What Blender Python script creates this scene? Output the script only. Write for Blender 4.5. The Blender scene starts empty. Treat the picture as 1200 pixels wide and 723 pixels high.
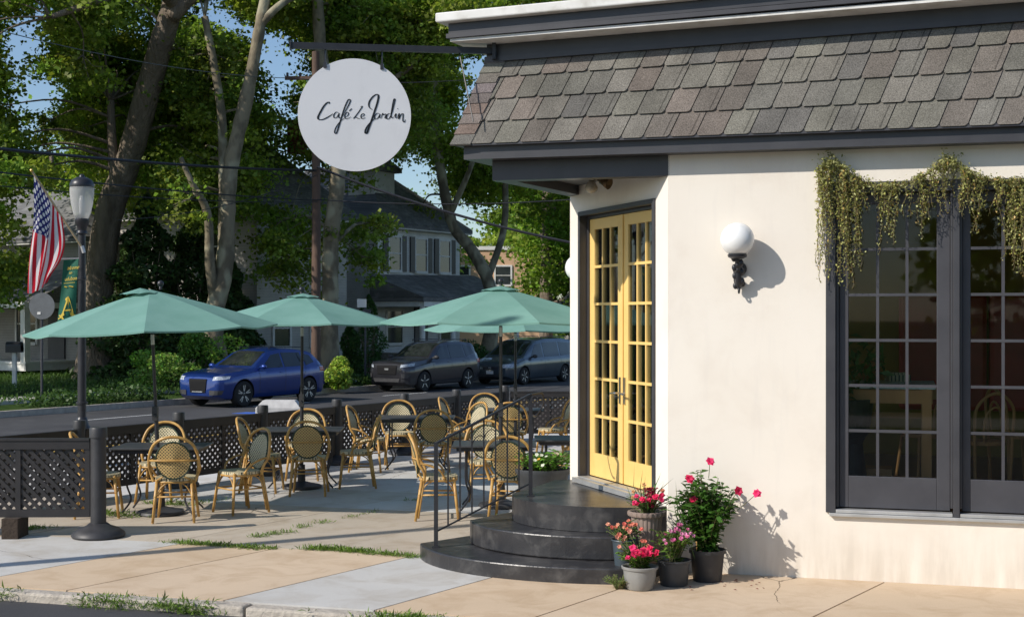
import bpy, bmesh, math, random
import numpy as np
from mathutils import Vector, Matrix
from mathutils.bvhtree import BVHTree
random.seed(7); rng = np.random.default_rng(7)
PI = math.pi
scene = bpy.context.scene
COL = scene.collection

# ---------------------------------------------------------------- measuring helpers (survey of the place)
F = 1600.0; CX = 600.0; HY = 370.0; CZ = 2.2
def P(px, py, Y):                       # surveyed direction + distance -> point
    return Vector(((px-CX)/F*Y, Y, CZ-(py-HY)/F*Y))
def G(px, py, z=0.0):                   # point on a level
    Y = (CZ-z)*F/(py-HY)
    return Vector(((px-CX)/F*Y, Y, z))
A = Vector((.961, -.276, 0)).normalized()      # along the cafe front
NO = Vector((-.276, -.961, 0)).normalized()    # out of the cafe front
P0 = Vector((1.35, 11.8, 0))                   # corner front / angled entrance
CH = Vector((-.342, .94, 0)).normalized()      # along the angled entrance wall
CN = Vector((-.94, -.342, 0)).normalized()
E0 = P0 + CH*2.22
C0 = P0 - A*1.588                              # overhanging roof corner
SD = (E0-C0).normalized()                      # along the other front
U = Vector((.53, .848, 0)).normalized()        # along the street
W = Vector((-.848, .53, 0)).normalized()       # across the street
FB = Vector((-4.3, 15.6, 0))                   # a point of the street fence
SUN = Vector((.87, .49, 0)).normalized()
EL = math.radians(35.0)

# ---------------------------------------------------------------- object helpers
def root_loc(o):
    while o.parent: o = o.parent
    return o.location.copy()
def tag(o, label=None, cat=None, group=None, kind=None):
    if label: o['label'] = label
    if cat: o['category'] = cat
    if group: o['group'] = group
    if kind: o['kind'] = kind
    return o
def thing(name, label, cat, loc=(0, 0, 0), rz=0.0, group=None):
    o = bpy.data.objects.new(name, None); COL.objects.link(o)
    o.empty_display_size = .2
    o.location = loc; o.rotation_euler = (0, 0, rz)
    return tag(o, label, cat, group)
def copy_tree(o, parent=None):
    c = o.copy(); COL.objects.link(c)
    if parent is not None: c.parent = parent
    for ch in [k for k in o.children]: copy_tree(ch, c)
    return c

class MB:
    def __init__(s): s.v = []; s.f = []; s.m = []; s.c = []; s.uv = None; s.col = (1, 1, 1)
    def add(s, vs, fs, mi=0):
        n = len(s.v); s.v.extend([tuple(p) for p in vs])
        for f in fs: s.f.append([n+i for i in f]); s.m.append(mi); s.c.append(s.col)
        return s
    def box(s, c, d, rot=None, mi=0):
        c = Vector(c); hx, hy, hz = d[0]/2, d[1]/2, d[2]/2
        vs = [Vector((x, y, z)) for x in (-hx, hx) for y in (-hy, hy) for z in (-hz, hz)]
        if rot is not None: vs = [rot @ p for p in vs]
        return s.add([p+c for p in vs], [(0, 1, 3, 2), (4, 6, 7, 5), (0, 4, 5, 1), (2, 3, 7, 6), (0, 2, 6, 4), (1, 5, 7, 3)], mi)
    def obox(s, o, ax, ay, lx, ly, z0, z1, mi=0):      # box on axes ax, ay from corner o
        o = Vector(o); ax = Vector(ax); ay = Vector(ay)
        q = [o+ax*lx[0]+ay*ly[0], o+ax*lx[1]+ay*ly[0], o+ax*lx[1]+ay*ly[1], o+ax*lx[0]+ay*ly[1]]
        return s.prism(q, z0, z1, mi)
    def prism(s, pts, z0, z1, mi=0):
        n = len(pts)
        a = sum(pts[i][0]*pts[(i+1) % n][1]-pts[(i+1) % n][0]*pts[i][1] for i in range(n))
        if a < 0: pts = list(reversed(pts))
        vs = [(p[0], p[1], z0) for p in pts]+[(p[0], p[1], z1) for p in pts]
        fs = [tuple(reversed(range(n))), tuple(range(n, 2*n))]+[(i, (i+1) % n, n+(i+1) % n, n+i) for i in range(n)]
        return s.add(vs, fs, mi)
    def plank(s, a, b, w, t, up=(0, 0, 1), mi=0):     # bar a->b, width w (across), thickness t (along up)
        a = Vector(a); b = Vector(b); d = (b-a).normalized(); up = Vector(up)
        x = d.cross(up); x = x.normalized() if x.length > 1e-6 else Vector((1, 0, 0)); y = x.cross(d).normalized()
        vs = []
        for p in (a, b):
            vs += [p-x*w/2-y*t/2, p+x*w/2-y*t/2, p+x*w/2+y*t/2, p-x*w/2+y*t/2]
        return s.add(vs, [(3, 2, 1, 0), (4, 5, 6, 7), (0, 1, 5, 4), (1, 2, 6, 5), (2, 3, 7, 6), (3, 0, 4, 7)], mi)
    def tube(s, pts, r, n=8, mi=0, closed=False, cap=True):
        pts = [Vector(p) for p in pts]; m = len(pts)
        rr = r if isinstance(r, (list, tuple)) else [r]*m
        vs = []; prev = None
        for i, p in enumerate(pts):
            if closed: d = pts[(i+1) % m]-pts[i-1]
            else: d = pts[min(i+1, m-1)]-pts[max(i-1, 0)]
            d = d.normalized() if d.length > 1e-9 else Vector((0, 0, 1))
            if prev is None:
                x = d.cross(Vector((0, 0, 1)))
                if x.length < .1: x = d.cross(Vector((0, 1, 0)))
                x.normalize()
            else:
                x = prev-d*prev.dot(d); x = x.normalized() if x.length > 1e-6 else prev
            prev = x; y = d.cross(x)
            for k in range(n):
                t = 2*PI*k/n; vs.append(p+(x*math.cos(t)+y*math.sin(t))*rr[i])
        fs = []
        for i in range(m if closed else m-1):
            j = (i+1) % m
            for k in range(n):
                l = (k+1) % n; fs.append((i*n+k, i*n+l, j*n+l, j*n+k))
        if cap and not closed:
            fs.append(tuple(reversed(range(n)))); fs.append(tuple(range((m-1)*n, m*n)))
        return s.add(vs, fs, mi)
    def lathe(s, prof, c=(0, 0, 0), n=24, mi=0, axis=None, ripple=0, rn=0):
        c = Vector(c); vs = []; m = len(prof)
        R = Matrix.Identity(3) if axis is None else Vector((0, 0, 1)).rotation_difference(Vector(axis)).to_matrix()
        for r, z in prof:
            for k in range(n):
                t = 2*PI*k/n; q = r*(1+ripple*math.cos(rn*t)) if rn else r
                vs.append(R @ Vector((q*math.cos(t), q*math.sin(t), z))+c)
        fs = []
        for i in range(m-1):
            for k in range(n):
                l = (k+1) % n; fs.append((i*n+k, i*n+l, (i+1)*n+l, (i+1)*n+k))
        if prof[0][0] > 1e-5: fs.append(tuple(reversed(range(n))))
        if prof[-1][0] > 1e-5: fs.append(tuple(range((m-1)*n, m*n)))
        return s.add(vs, fs, mi)
    def ball(s, c, r, n=16, mi=0, sq=(1, 1, 1)):
        c = Vector(c); vs = []; fs = []; m = n//2
        for i in range(1, m):
            a = PI*i/m
            for k in range(n):
                t = 2*PI*k/n; vs.append(c+Vector((r*sq[0]*math.sin(a)*math.cos(t), r*sq[1]*math.sin(a)*math.sin(t), -r*sq[2]*math.cos(a))))
        b = len(vs); vs += [c-Vector((0, 0, r*sq[2])), c+Vector((0, 0, r*sq[2]))]
        for i in range(m-2):
            for k in range(n): l = (k+1) % n; fs.append((i*n+k, i*n+l, (i+1)*n+l, (i+1)*n+k))
        for k in range(n):
            l = (k+1) % n; fs.append((b, l, k)); fs.append((b+1, (m-2)*n+k, (m-2)*n+l))
        return s.add(vs, fs, mi)
    def grid(s, fn, nu, nv, mi=0, flip=False):
        vs = [fn(i/nu, j/nv) for i in range(nu+1) for j in range(nv+1)]
        fs = []
        for i in range(nu):
            for j in range(nv):
                a = i*(nv+1)+j; f = (a, a+1, a+nv+2, a+nv+1)
                fs.append(tuple(reversed(f)) if flip else f)
        return s.add(vs, fs, mi)
    def build(s, name, mats, parent=None, world=False, smooth=False, colattr=False, bevel=0, kind=None, uv=None):
        me = bpy.data.meshes.new(name)
        v = s.v
        if world and parent is not None:
            L = root_loc(parent); v = [(p[0]-L.x, p[1]-L.y, p[2]-L.z) for p in v]
        me.from_pydata(v, [], s.f)
        if not isinstance(mats, (list, tuple)): mats = [mats]
        for m in mats: me.materials.append(m)
        if len(mats) > 1: me.polygons.foreach_set('material_index', s.m)
        if smooth is True: me.polygons.foreach_set('use_smooth', [True]*len(s.f))
        elif smooth: 
            me.polygons.foreach_set('use_smooth', [True]*len(s.f)); me.set_sharp_from_angle(angle=math.radians(smooth))
        if colattr:
            at = me.color_attributes.new('Col', 'FLOAT_COLOR', 'CORNER'); buf = []
            for f, c in zip(s.f, s.c): buf += [c[0], c[1], c[2], 1.0]*len(f)
            at.data.foreach_set('color', buf)
        if uv:
            l = me.uv_layers.new(name='UVMap'); buf = []
            for f in s.f:
                for i in f: buf += list(uv[i])
            l.data.foreach_set('uv', buf)
        me.update()
        o = bpy.data.objects.new(name, me); COL.objects.link(o)
        if parent is not None: o.parent = parent
        if bevel:
            b = o.modifiers.new('bev', 'BEVEL'); b.width = bevel; b.segments = 2; b.limit_method = 'ANGLE'; b.angle_limit = math.radians(40)
            b.harden_normals = False
        if kind: o['kind'] = kind
        return o
    def extend(s, o, M=None):
        n = len(s.v)
        s.v += [tuple(M @ Vector(p)) for p in o.v] if M is not None else list(o.v)
        s.f += [[n+i for i in f] for f in o.f]; s.m += o.m; s.c += o.c
        return s

def catmull(pts, k=8, closed=False):
    pts = [Vector(p) for p in pts]; out = []; n = len(pts)
    rngi = range(n) if closed else range(n-1)
    for i in rngi:
        if closed: a, b, c, d = pts[i-1], pts[i], pts[(i+1) % n], pts[(i+2) % n]
        else: a, b, c, d = pts[max(i-1, 0)], pts[i], pts[i+1], pts[min(i+2, n-1)]
        for j in range(k):
            t = j/k
            out.append(.5*((2*b)+(c-a)*t+(2*a-5*b+4*c-d)*t*t+(3*b-a-3*c+d)*t**3))
    if not closed: out.append(pts[-1])
    return out
def clip(poly, n, c):                   # keep p.n <= c
    out = []; m = len(poly)
    for i in range(m):
        p, q = Vector(poly[i]), Vector(poly[(i+1) % m]); a = p.dot(n)-c; b = q.dot(n)-c
        if a <= 0: out.append(p)
        if (a < 0 < b) or (b < 0 < a): out.append(p+(q-p)*(a/(a-b)))
    return out
def text_mesh(txt, size, M, mat, name, parent, align='CENTER', extrude=.0015, shear=0, sx=1.0):
    cu = bpy.data.curves.new(name, 'FONT'); cu.body = txt; cu.size = size; cu.align_x = align; cu.extrude = extrude; cu.shear = shear
    to = bpy.data.objects.new(name+'_tmp', cu); COL.objects.link(to)
    dg = bpy.context.evaluated_depsgraph_get()
    me = bpy.data.meshes.new_from_object(to.evaluated_get(dg)); bpy.data.objects.remove(to)
    me.transform(Matrix.Scale(sx, 4, (1, 0, 0))); me.transform(M); me.materials.clear(); me.materials.append(mat)
    o = bpy.data.objects.new(name, me); COL.objects.link(o)
    if parent is not None: o.parent = parent
    return o

# ---------------------------------------------------------------- materials
def nt(name):
    m = bpy.data.materials.new(name); m.use_nodes = True; t = m.node_tree
    return m, t, t.nodes['Principled BSDF'], t.nodes, t.links
def mix_rgb(t, a, b, fac, mode='MIX'):
    n = t.nodes.new('ShaderNodeMix'); n.data_type = 'RGBA'; n.blend_type = mode
    for sock, val in ((n.inputs[6], a), (n.inputs[7], b), (n.inputs[0], fac)):
        if isinstance(val, (int, float)): sock.default_value = val
        elif isinstance(val, tuple): sock.default_value = (*val[:3], 1)
        else: t.links.new(val, sock)
    return n.outputs[2]
def ramp(t, x, lo, hi, c0=(0, 0, 0), c1=(1, 1, 1)):
    r = t.nodes.new('ShaderNodeValToRGB'); r.color_ramp.elements[0].position = lo; r.color_ramp.elements[1].position = hi
    r.color_ramp.elements[0].color = (*c0, 1); r.color_ramp.elements[1].color = (*c1, 1); t.links.new(x, r.inputs[0]); return r.outputs[0]
def noise(t, co, scale, detail=4, rough=.55, dist=0):
    n = t.nodes.new('ShaderNodeTexNoise'); n.inputs['Scale'].default_value = scale; n.inputs['Detail'].default_value = detail
    n.inputs['Roughness'].default_value = rough; n.inputs['Distortion'].default_value = dist; t.links.new(co, n.inputs['Vector']); return n.outputs['Fac']
def coord(t, kind='Object', scale=None):
    c = t.nodes.new('ShaderNodeTexCoord').outputs[kind]
    if scale:
        m = t.nodes.new('ShaderNodeMapping'); m.inputs['Scale'].default_value = scale; t.links.new(c, m.inputs['Vector']); return m.outputs[0]
    return c
def math_n(t, op, a, b=None, c=None):
    n = t.nodes.new('ShaderNodeMath'); n.operation = op
    for i, x in enumerate((a, b, c)):
        if x is None: continue
        if isinstance(x, (int, float)): n.inputs[i].default_value = x
        else: t.links.new(x, n.inputs[i])
    return n.outputs[0]
def bump(t, h, strength, dist, bsdf):
    b = t.nodes.new('ShaderNodeBump'); b.inputs['Strength'].default_value = strength; b.inputs['Distance'].default_value = dist
    t.links.new(h, b.inputs['Height']); t.links.new(b.outputs[0], bsdf.inputs['Normal']); return b
def mat(name, c1, c2=None, rough=.6, scale=3, bscale=None, bstr=.3, bdist=.01, metal=0, spec=.5, coat=0, stain=None, stretch=None, attr=False):
    m, t, b, N, L = nt(name); b.inputs['Roughness'].default_value = rough; b.inputs['Metallic'].default_value = metal
    b.inputs['Specular IOR Level'].default_value = spec; b.inputs['Coat Weight'].default_value = coat
    co = coord(t, 'Object', stretch)
    c2 = c2 or tuple(x*.75 for x in c1)
    col = mix_rgb(t, c1, c2, ramp(t, noise(t, co, scale, 6), .35, .68))
    if stain: col = mix_rgb(t, col, stain[0], math_n(t, 'MULTIPLY', ramp(t, noise(t, co, stain[1], 5, .6, .4), .5, .75), stain[2]))
    if attr:
        a = t.nodes.new('ShaderNodeVertexColor'); a.layer_name = 'Col'; col = mix_rgb(t, col, a.outputs[0], 1.0, 'MULTIPLY')
    L.new(col, b.inputs['Base Color'])
    if bscale: bump(t, noise(t, co, bscale, 5), bstr, bdist, b)
    return m
def leafmat(name, c, trans=.35, rough=.5, var=.35):
    m, t, b, N, L = nt(name)
    a = N.new('ShaderNodeVertexColor'); a.layer_name = 'Col'
    col = mix_rgb(t, c, a.outputs[0], 1.0, 'MULTIPLY')
    L.new(col, b.inputs['Base Color']); b.inputs['Roughness'].default_value = rough; b.inputs['Specular IOR Level'].default_value = .35
    tr = N.new('ShaderNodeBsdfTranslucent'); L.new(mix_rgb(t, col, (1.2, 1.5, .5), .35, 'MULTIPLY'), tr.inputs[0])
    mx = N.new('ShaderNodeMixShader'); mx.inputs[0].default_value = trans
    L.new(b.outputs[0], mx.inputs[1]); L.new(tr.outputs[0], mx.inputs[2]); L.new(mx.outputs[0], N['Material Output'].inputs[0])
    return m
def glassmat(name, tint=(.9, .95, .95), gloss=.12, rough=.02, tr=.9):
    m, t, b, N, L = nt(name); N.remove(b)
    T = N.new('ShaderNodeBsdfTransparent'); T.inputs[0].default_value = (*tint, 1)
    g = N.new('ShaderNodeBsdfGlossy'); g.inputs['Roughness'].default_value = rough; g.inputs[0].default_value = (.95, .97, 1, 1)
    fr = N.new('ShaderNodeFresnel'); fr.inputs[0].default_value = 1.5
    geo = N.new('ShaderNodeNewGeometry')
    f = math_n(t, 'ADD', fr.outputs[0], gloss)
    mx = N.new('ShaderNodeMixShader'); L.new(f, mx.inputs[0]); L.new(T.outputs[0], mx.inputs[1]); L.new(g.outputs[0], mx.inputs[2])
    L.new(mx.outputs[0], N['Material Output'].inputs[0]); return m

M = {}
M['stucco'] = mat('stucco', (.80, .748, .665), (.76, .70, .615), .9, .8, 30, .26, .005, spec=.2, stain=((.62, .54, .45), 1.6, .38))
def stucco_dirt():
    m = M['stucco']; t = m.node_tree; b = t.nodes['Principled BSDF']; col = b.inputs['Base Color'].links[0].from_socket
    geo = t.nodes.new('ShaderNodeNewGeometry'); sep = t.nodes.new('ShaderNodeSeparateXYZ'); t.links.new(geo.outputs['Position'], sep.inputs[0])
    mp = t.nodes.new('ShaderNodeMapping'); mp.inputs['Scale'].default_value = (5, 5, .6); t.links.new(geo.outputs['Position'], mp.inputs[0])
    n1 = noise(t, mp.outputs[0], 1.6, 6, .6)
    low = math_n(t, 'MULTIPLY', math_n(t, 'SMOOTH_MIN', math_n(t, 'MAXIMUM', math_n(t, 'SUBTRACT', .5, sep.outputs[2]), 0), .5, .1), 1.6)
    f = math_n(t, 'MULTIPLY', low, ramp(t, n1, .35, .7)); f = math_n(t, 'MINIMUM', f, .5)
    col = mix_rgb(t, col, (.50, .43, .34), f)
    col = mix_rgb(t, col, (.60, .56, .52), math_n(t, 'MULTIPLY', ramp(t, n1, .55, .85), .35))
    t.links.new(col, b.inputs['Base Color'])
stucco_dirt()
M['charcoal'] = mat('charcoal_paint', (.052, .052, .058), (.040, .040, .046), .42, 4, 30, .1, .002)
M['charcoal2'] = mat('charcoal_trim', (.055, .055, .063), (.042, .042, .049), .5, 4, 20, .1, .003)
M['yellow'] = mat('yellow_paint', (.82, .56, .19), (.77, .51, .165), .45, 5, 60, .05, .001)
M['white'] = mat('white_paint', (.78, .76, .72), (.70, .68, .63), .55, 2, 15, .1, .004, stain=((.4, .36, .3), 4, .3))
M['cap'] = mat('white_cap', (.80, .79, .76), (.66, .65, .61), .6, 3, 10, .2, .01, stain=((.25, .2, .14), 6, .35))
M['alu'] = mat('aluminium', (.55, .55, .54), (.45, .45, .44), .45, 6, metal=.6)
M['chrome'] = mat('brushed_nickel', (.6, .58, .54), None, .3, 6, metal=1)
M['black'] = mat('black_metal', (.022, .022, .026), (.03, .03, .034), .38, 8, 60, .1, .001)
M['blackrough'] = mat('black_plastic', (.030, .030, .033), (.045, .045, .048), .5, 8, 60, .1, .002)
M['step'] = mat('painted_concrete', (.024, .024, .027), (.040, .039, .041), .33, 3, 40, .35, .005, stain=((.13, .125, .12), 6, .55))
M['fence'] = mat('fence_resin', (.028, .025, .026), (.018, .017, .018), .48, 5, 40, .15, .002)
M['rattan'] = mat('bamboo_rattan', (.58, .35, .105), (.40, .21, .055), .4, 14, 30, .2, .003)
M['greenwrap'] = mat('green_binding', (.025, .05, .030), None, .6, 10)
M['tabletop'] = mat('table_top', (.045, .047, .052), (.060, .062, .066), .35, 5)
M['wood'] = mat('wood', (.62, .34, .14), (.5, .26, .1), .5, 6, 20, .2, .003, stretch=(1, 1, .2))
M['bark'] = mat('bark', (.27, .22, .17), (.15, .12, .09), .9, 1.2, 5, 1.0, .12, stretch=(3, 3, .6), spec=.1)
def sycamore():
    m, t, b, N, L = nt('sycamore_bark'); co = coord(t, 'Object', (1, 1, .6)); b.inputs['Roughness'].default_value = .85
    c = mix_rgb(t, (.24, .20, .13), (.14, .115, .075), ramp(t, noise(t, co, 2.2, 3), .42, .55))
    c = mix_rgb(t, c, (.34, .31, .21), ramp(t, noise(t, co, 1.3, 2), .52, .60))
    L.new(c, b.inputs['Base Color']); bump(t, noise(t, co, 6, 5), .6, .05, b); return m
M['syc'] = sycamore()
M['pole'] = mat('wood_pole', (.14, .085, .06), (.09, .057, .042), .85, 2, 12, .6, .02, stretch=(4, 4, .3))
M['asphalt'] = mat('asphalt', (.060, .060, .063), (.040, .040, .043), .85, .35, 60, .4, .01, stain=((.11, .11, .112), .9, .5))
def concrete(name, c1, c2, st):
    m, t, b, N, L = nt(name); co = coord(t); b.inputs['Roughness'].default_value = .9; b.inputs['Specular IOR Level'].default_value = .2
    c = mix_rgb(t, c1, c2, ramp(t, noise(t, co, .9, 6, .6), .3, .7))
    c = mix_rgb(t, c, st, math_n(t, 'MULTIPLY', ramp(t, noise(t, co, 2.3, 7, .65, .6), .46, .78), .9))
    c = mix_rgb(t, c, tuple(x*.6 for x in c1), math_n(t, 'MULTIPLY', ramp(t, noise(t, co, 90, 2), .55, .75), .35))
    a = N.new('ShaderNodeVertexColor'); a.layer_name = 'Col'; c = mix_rgb(t, c, a.outputs[0], 1.0, 'MULTIPLY')
    vo = N.new('ShaderNodeTexVoronoi'); vo.feature = 'DISTANCE_TO_EDGE'; vo.inputs['Scale'].default_value = .38
    dco = N.new('ShaderNodeMixRGB'); nn = N.new('ShaderNodeTexNoise'); nn.inputs['Scale'].default_value = 1.6; nn.inputs['Detail'].default_value = 5; L.new(co, nn.inputs['Vector']); sc_ = N.new('ShaderNodeVectorMath'); sc_.operation = 'SCALE'; sc_.inputs['Scale'].default_value = .35; L.new(nn.outputs['Color'], sc_.inputs[0])
    va = N.new('ShaderNodeVectorMath'); va.operation = 'ADD'; L.new(co, va.inputs[0]); L.new(sc_.outputs[0], va.inputs[1]); L.new(va.outputs[0], vo.inputs['Vector'])
    N.remove(dco)
    cr = math_n(t, 'MULTIPLY', math_n(t, 'LESS_THAN', vo.outputs['Distance'], .0016), ramp(t, noise(t, co, .5, 2), .52, .56))
    c = mix_rgb(t, c, (.07, .05, .035), math_n(t, 'MULTIPLY', cr, .8))
    L.new(c, b.inputs['Base Color']); bump(t, noise(t, co, 120, 3), .3, .004, b); return m
M['concrete'] = concrete('concrete_slab', (.66, .66, .66), (.60, .60, .60), (.46, .42, .37))
M['kerb'] = mat('kerb_concrete', (.50, .45, .38), (.36, .32, .27), .9, 6, 25, .8, .02)
M['lawn'] = mat('lawn', (.050, .095, .020), (.028, .055, .012), .9, .7, 12, 1, .08, stain=((.10, .12, .03), 2.5, .6), spec=.1)
M['soil'] = mat('soil', (.05, .035, .025), None, .95, 4, 20, .8, .02)
def canopy():
    m, t, b, N, L = nt('canopy_fabric'); co = coord(t)
    c = mix_rgb(t, (.24, .445, .385), (.185, .375, .315), ramp(t, noise(t, co, 2.2, 5), .3, .7)); b.inputs['Roughness'].default_value = .85; b.inputs['Specular IOR Level'].default_value = .15
    L.new(c, b.inputs['Base Color']); bump(t, noise(t, co, 250, 2), .15, .002, b)
    tr = N.new('ShaderNodeBsdfTranslucent'); L.new(c, tr.inputs[0]); mx = N.new('ShaderNodeMixShader'); mx.inputs[0].default_value = .25
    L.new(b.outputs[0], mx.inputs[1]); L.new(tr.outputs[0], mx.inputs[2]); L.new(mx.outputs[0], N['Material Output'].inputs[0]); return m
M['canopy'] = canopy()
def weave(name, ax, c1=(.62, .53, .34), c2=(.035, .05, .035), k=1.0):
    m, t, b, N, L = nt(name); co = coord(t); s = N.new('ShaderNodeSeparateXYZ'); L.new(co, s.inputs[0]); b.inputs['Roughness'].default_value = .55
    u, v = s.outputs[ax[0]], s.outputs[ax[1]]
    f = PI/.0175
    a = math_n(t, 'SINE', math_n(t, 'MULTIPLY', u, f)); c = math_n(t, 'SINE', math_n(t, 'MULTIPLY', v, f))
    dots = math_n(t, 'GREATER_THAN', math_n(t, 'MULTIPLY', a, c), .30*k)
    geo = N.new('ShaderNodeNewGeometry'); rear = geo.outputs['Backfacing']
    col = mix_rgb(t, c1, c2, dots); L.new(col, b.inputs['Base Color'])
    bump(t, math_n(t, 'MULTIPLY', a, c), -.6, .003, b); return m
M['weave_seat'] = weave('woven_seat', (0, 1)); M['weave_back'] = weave('woven_back', (1, 2), k=.6); M['weave_rear'] = weave('woven_back_rear', (1, 2), (.60, .42, .17), (.04, .035, .02), .9)
M['glass'] = glassmat('window_glass', (.92, .94, .92), -.022)
M['doorglass'] = glassmat('door_glass', (.5, .52, .5), .02)
M['carglass'] = mat('car_glass', (.012, .015, .017), None, .05, 2, spec=.8)
M['carwind'] = mat('windscreen_glass', (.03, .035, .035), (.008, .012, .010), .04, 2.5, spec=.9)
M['tyre'] = mat('tyre', (.014, .014, .015), None, .8)
M['alloy'] = mat('alloy_rim', (.50, .51, .53), None, .35, 4, metal=.7)
M['lens'] = mat('headlamp_lens', (.55, .60, .66), (.25, .28, .32), .1, 20, spec=.8)
M['grille'] = mat('grille_black', (.010, .010, .011), None, .75, 8, spec=.2)
M['redlens'] = mat('tail_lamp_lens', (.45, .02, .02), None, .15, 10)
M['opal'] = mat('opal_globe', (.86, .86, .84), (.84, .84, .82), .18, 3, coat=.4)
M['terra'] = mat('fluted_pot_plastic', (.30, .23, .19), (.25, .19, .16), .55, 8)
M['greypot'] = mat('grey_pot', (.27, .27, .26), (.22, .22, .21), .5, 8, 40, .1, .002)
M['darkpot'] = mat('dark_pot', (.055, .06, .068), (.04, .045, .05), .5, 8)
M['bluepot'] = mat('blue_pot', (.05, .07, .085), None, .5, 8)
M['leaf'] = leafmat('tree_leaves', (.225, .31, .055), .48); M['leafdark'] = leafmat('evergreen_leaves', (.06, .11, .03), .25)
M['leaf2'] = leafmat('shrub_leaves', (.15, .25, .045), .3); M['leafpot'] = leafmat('pot_plant_leaves', (.10, .20, .04), .25, .35)
M['petal'] = leafmat('petals', (1, 1, 1), .3, .6); M['garland'] = leafmat('garland_leaves', (.36, .36, .15), .35)
M['weed'] = leafmat('weed_blades', (.13, .21, .04), .3)
# ---------------------------------------------------------------- leaves
def leaf_obj(name, cen, size, mat_, parent=None, world=False, col=None, aspect=.62, nrm=None, droop=0.0, kind=None, dirs=None, base=False):
    """many small folded leaf blades; cen (n,3), size (n,)"""
    cen = np.asarray(cen, float); n = len(cen); size = np.broadcast_to(np.asarray(size, float), (n,))
    if nrm is None: nrm = rng.normal(size=(n, 3))+np.array([0, 0, .9])
    nrm = nrm/np.linalg.norm(nrm, axis=1, keepdims=True)
    d = rng.normal(size=(n, 3)) if dirs is None else np.asarray(dirs, float)
    if dirs is None: d[:, 2] -= droop
    d -= nrm*(d*nrm).sum(1, keepdims=True); d /= np.linalg.norm(d, axis=1, keepdims=True)+1e-9
    s = np.cross(nrm, d); h = size[:, None]
    o = 0 if base else -.5
    p = np.stack([cen+d*h*o, cen+d*h*(o+.55)+s*h*aspect/2+nrm*h*.10, cen+d*h*(o+1.0)-nrm*h*.06, cen+d*h*(o+.55)-s*h*aspect/2+nrm*h*.10], 1)
    if world and parent is not None: p = p-np.array(root_loc(parent))
    me = bpy.data.meshes.new(name); me.vertices.add(n*4); me.vertices.foreach_set('co', p.reshape(-1))
    me.loops.add(n*4); me.loops.foreach_set('vertex_index', np.arange(n*4, dtype=np.int32))
    me.polygons.add(n); me.polygons.foreach_set('loop_start', np.arange(n, dtype=np.int32)*4)
    me.materials.append(mat_)
    if col is None: col = np.ones((n, 3))
    col = np.asarray(col, float)*rng.uniform(.65, 1.35, (n, 1))
    c4 = np.concatenate([col, np.ones((n, 1))], 1).repeat(4, 0)
    me.update(calc_edges=True)
    at = me.color_attributes.new('Col', 'FLOAT_COLOR', 'CORNER'); at.data.foreach_set('color', c4.reshape(-1))
    me.validate()
    ob = bpy.data.objects.new(name, me); COL.objects.link(ob)
    if parent is not None: ob.parent = parent
    if kind: ob['kind'] = kind
    return ob
def ball_pts(c, r, n, flat=.75, shell=.55):
    d = rng.normal(size=(n, 3)); d /= np.linalg.norm(d, axis=1, keepdims=True)
    k = rng.uniform(shell**3, 1, (n, 1))**(1/3)*rng.uniform(.8, 1.12, (n, 1))
    return np.array(c)+d*k*r*np.array([1, 1, flat])

# ---------------------------------------------------------------- world, sun, camera
w = bpy.data.worlds.new('World'); scene.world = w; w.use_nodes = True
t = w.node_tree; sky = t.nodes.new('ShaderNodeTexSky'); sky.sky_type = 'NISHITA'; sky.sun_disc = False
sunvec = Vector((-SUN.x*math.cos(EL), -SUN.y*math.cos(EL), math.sin(EL)))   # towards the sun
sky.sun_elevation = EL; sky.sun_rotation = math.atan2(sunvec.x, sunvec.y); sky.air_density = 1.0; sky.dust_density = .6; sky.ozone_density = 1.4
tint = t.nodes.new('ShaderNodeMix'); tint.data_type = 'RGBA'; tint.blend_type = 'MULTIPLY'; tint.inputs[0].default_value = 1; tint.inputs[7].default_value = (.90, .97, 1.06, 1)
t.links.new(sky.outputs[0], tint.inputs[6]); t.links.new(tint.outputs[2], t.nodes['Background'].inputs[0]); t.nodes['Background'].inputs[1].default_value = .124
sd = bpy.data.lights.new('sun', 'SUN'); sd.energy = 4.6; sd.angle = math.radians(.55); sd.color = (1, .935, .85)
so = bpy.data.objects.new('sun', sd); COL.objects.link(so); so.rotation_euler = sunvec.to_track_quat('Z', 'Y').to_euler()
cd = bpy.data.cameras.new('camera'); cam = bpy.data.objects.new('camera', cd); COL.objects.link(cam)
cam.location = (0, 0, CZ); cam.rotation_euler = (PI/2, 0, 0); cd.lens = 48; cd.sensor_width = 36; cd.clip_end = 3000; cd.clip_start = .1
cd.shift_y = (HY-361.5)/1200
cd.dof.use_dof = True; cd.dof.focus_distance = 12.6; cd.dof.aperture_fstop = 11.0
scene.camera = cam
scene.view_settings.view_transform = 'Standard'; scene.view_settings.look = 'None'; scene.view_settings.exposure = 0

# ---------------------------------------------------------------- ground, roads, pavements
MB().grid(lambda a, b: Vector(((a-.5)*1600, (b-.4)*1600, -.62)), 2, 2).build('ground', M['lawn'], kind='structure')
def strip(name, o, ax, ay, lx, ly, z, m, nx=1, ny=1, kind='structure'):
    o = Vector(o)
    def fn(a, b):
        p = o+ax*(lx[0]+(lx[1]-lx[0])*a)+ay*(ly[0]+(ly[1]-ly[0])*b); return Vector((p.x, p.y, z))
    return MB().grid(fn, nx, ny, flip=True).build(name, m, kind=kind)
KERB_A = 4.8; KERB_B = 17.6
strip('street', FB, U, W, (-60, 260), (KERB_A-.02, KERB_B+.02), -.40, M['asphalt'])
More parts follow.
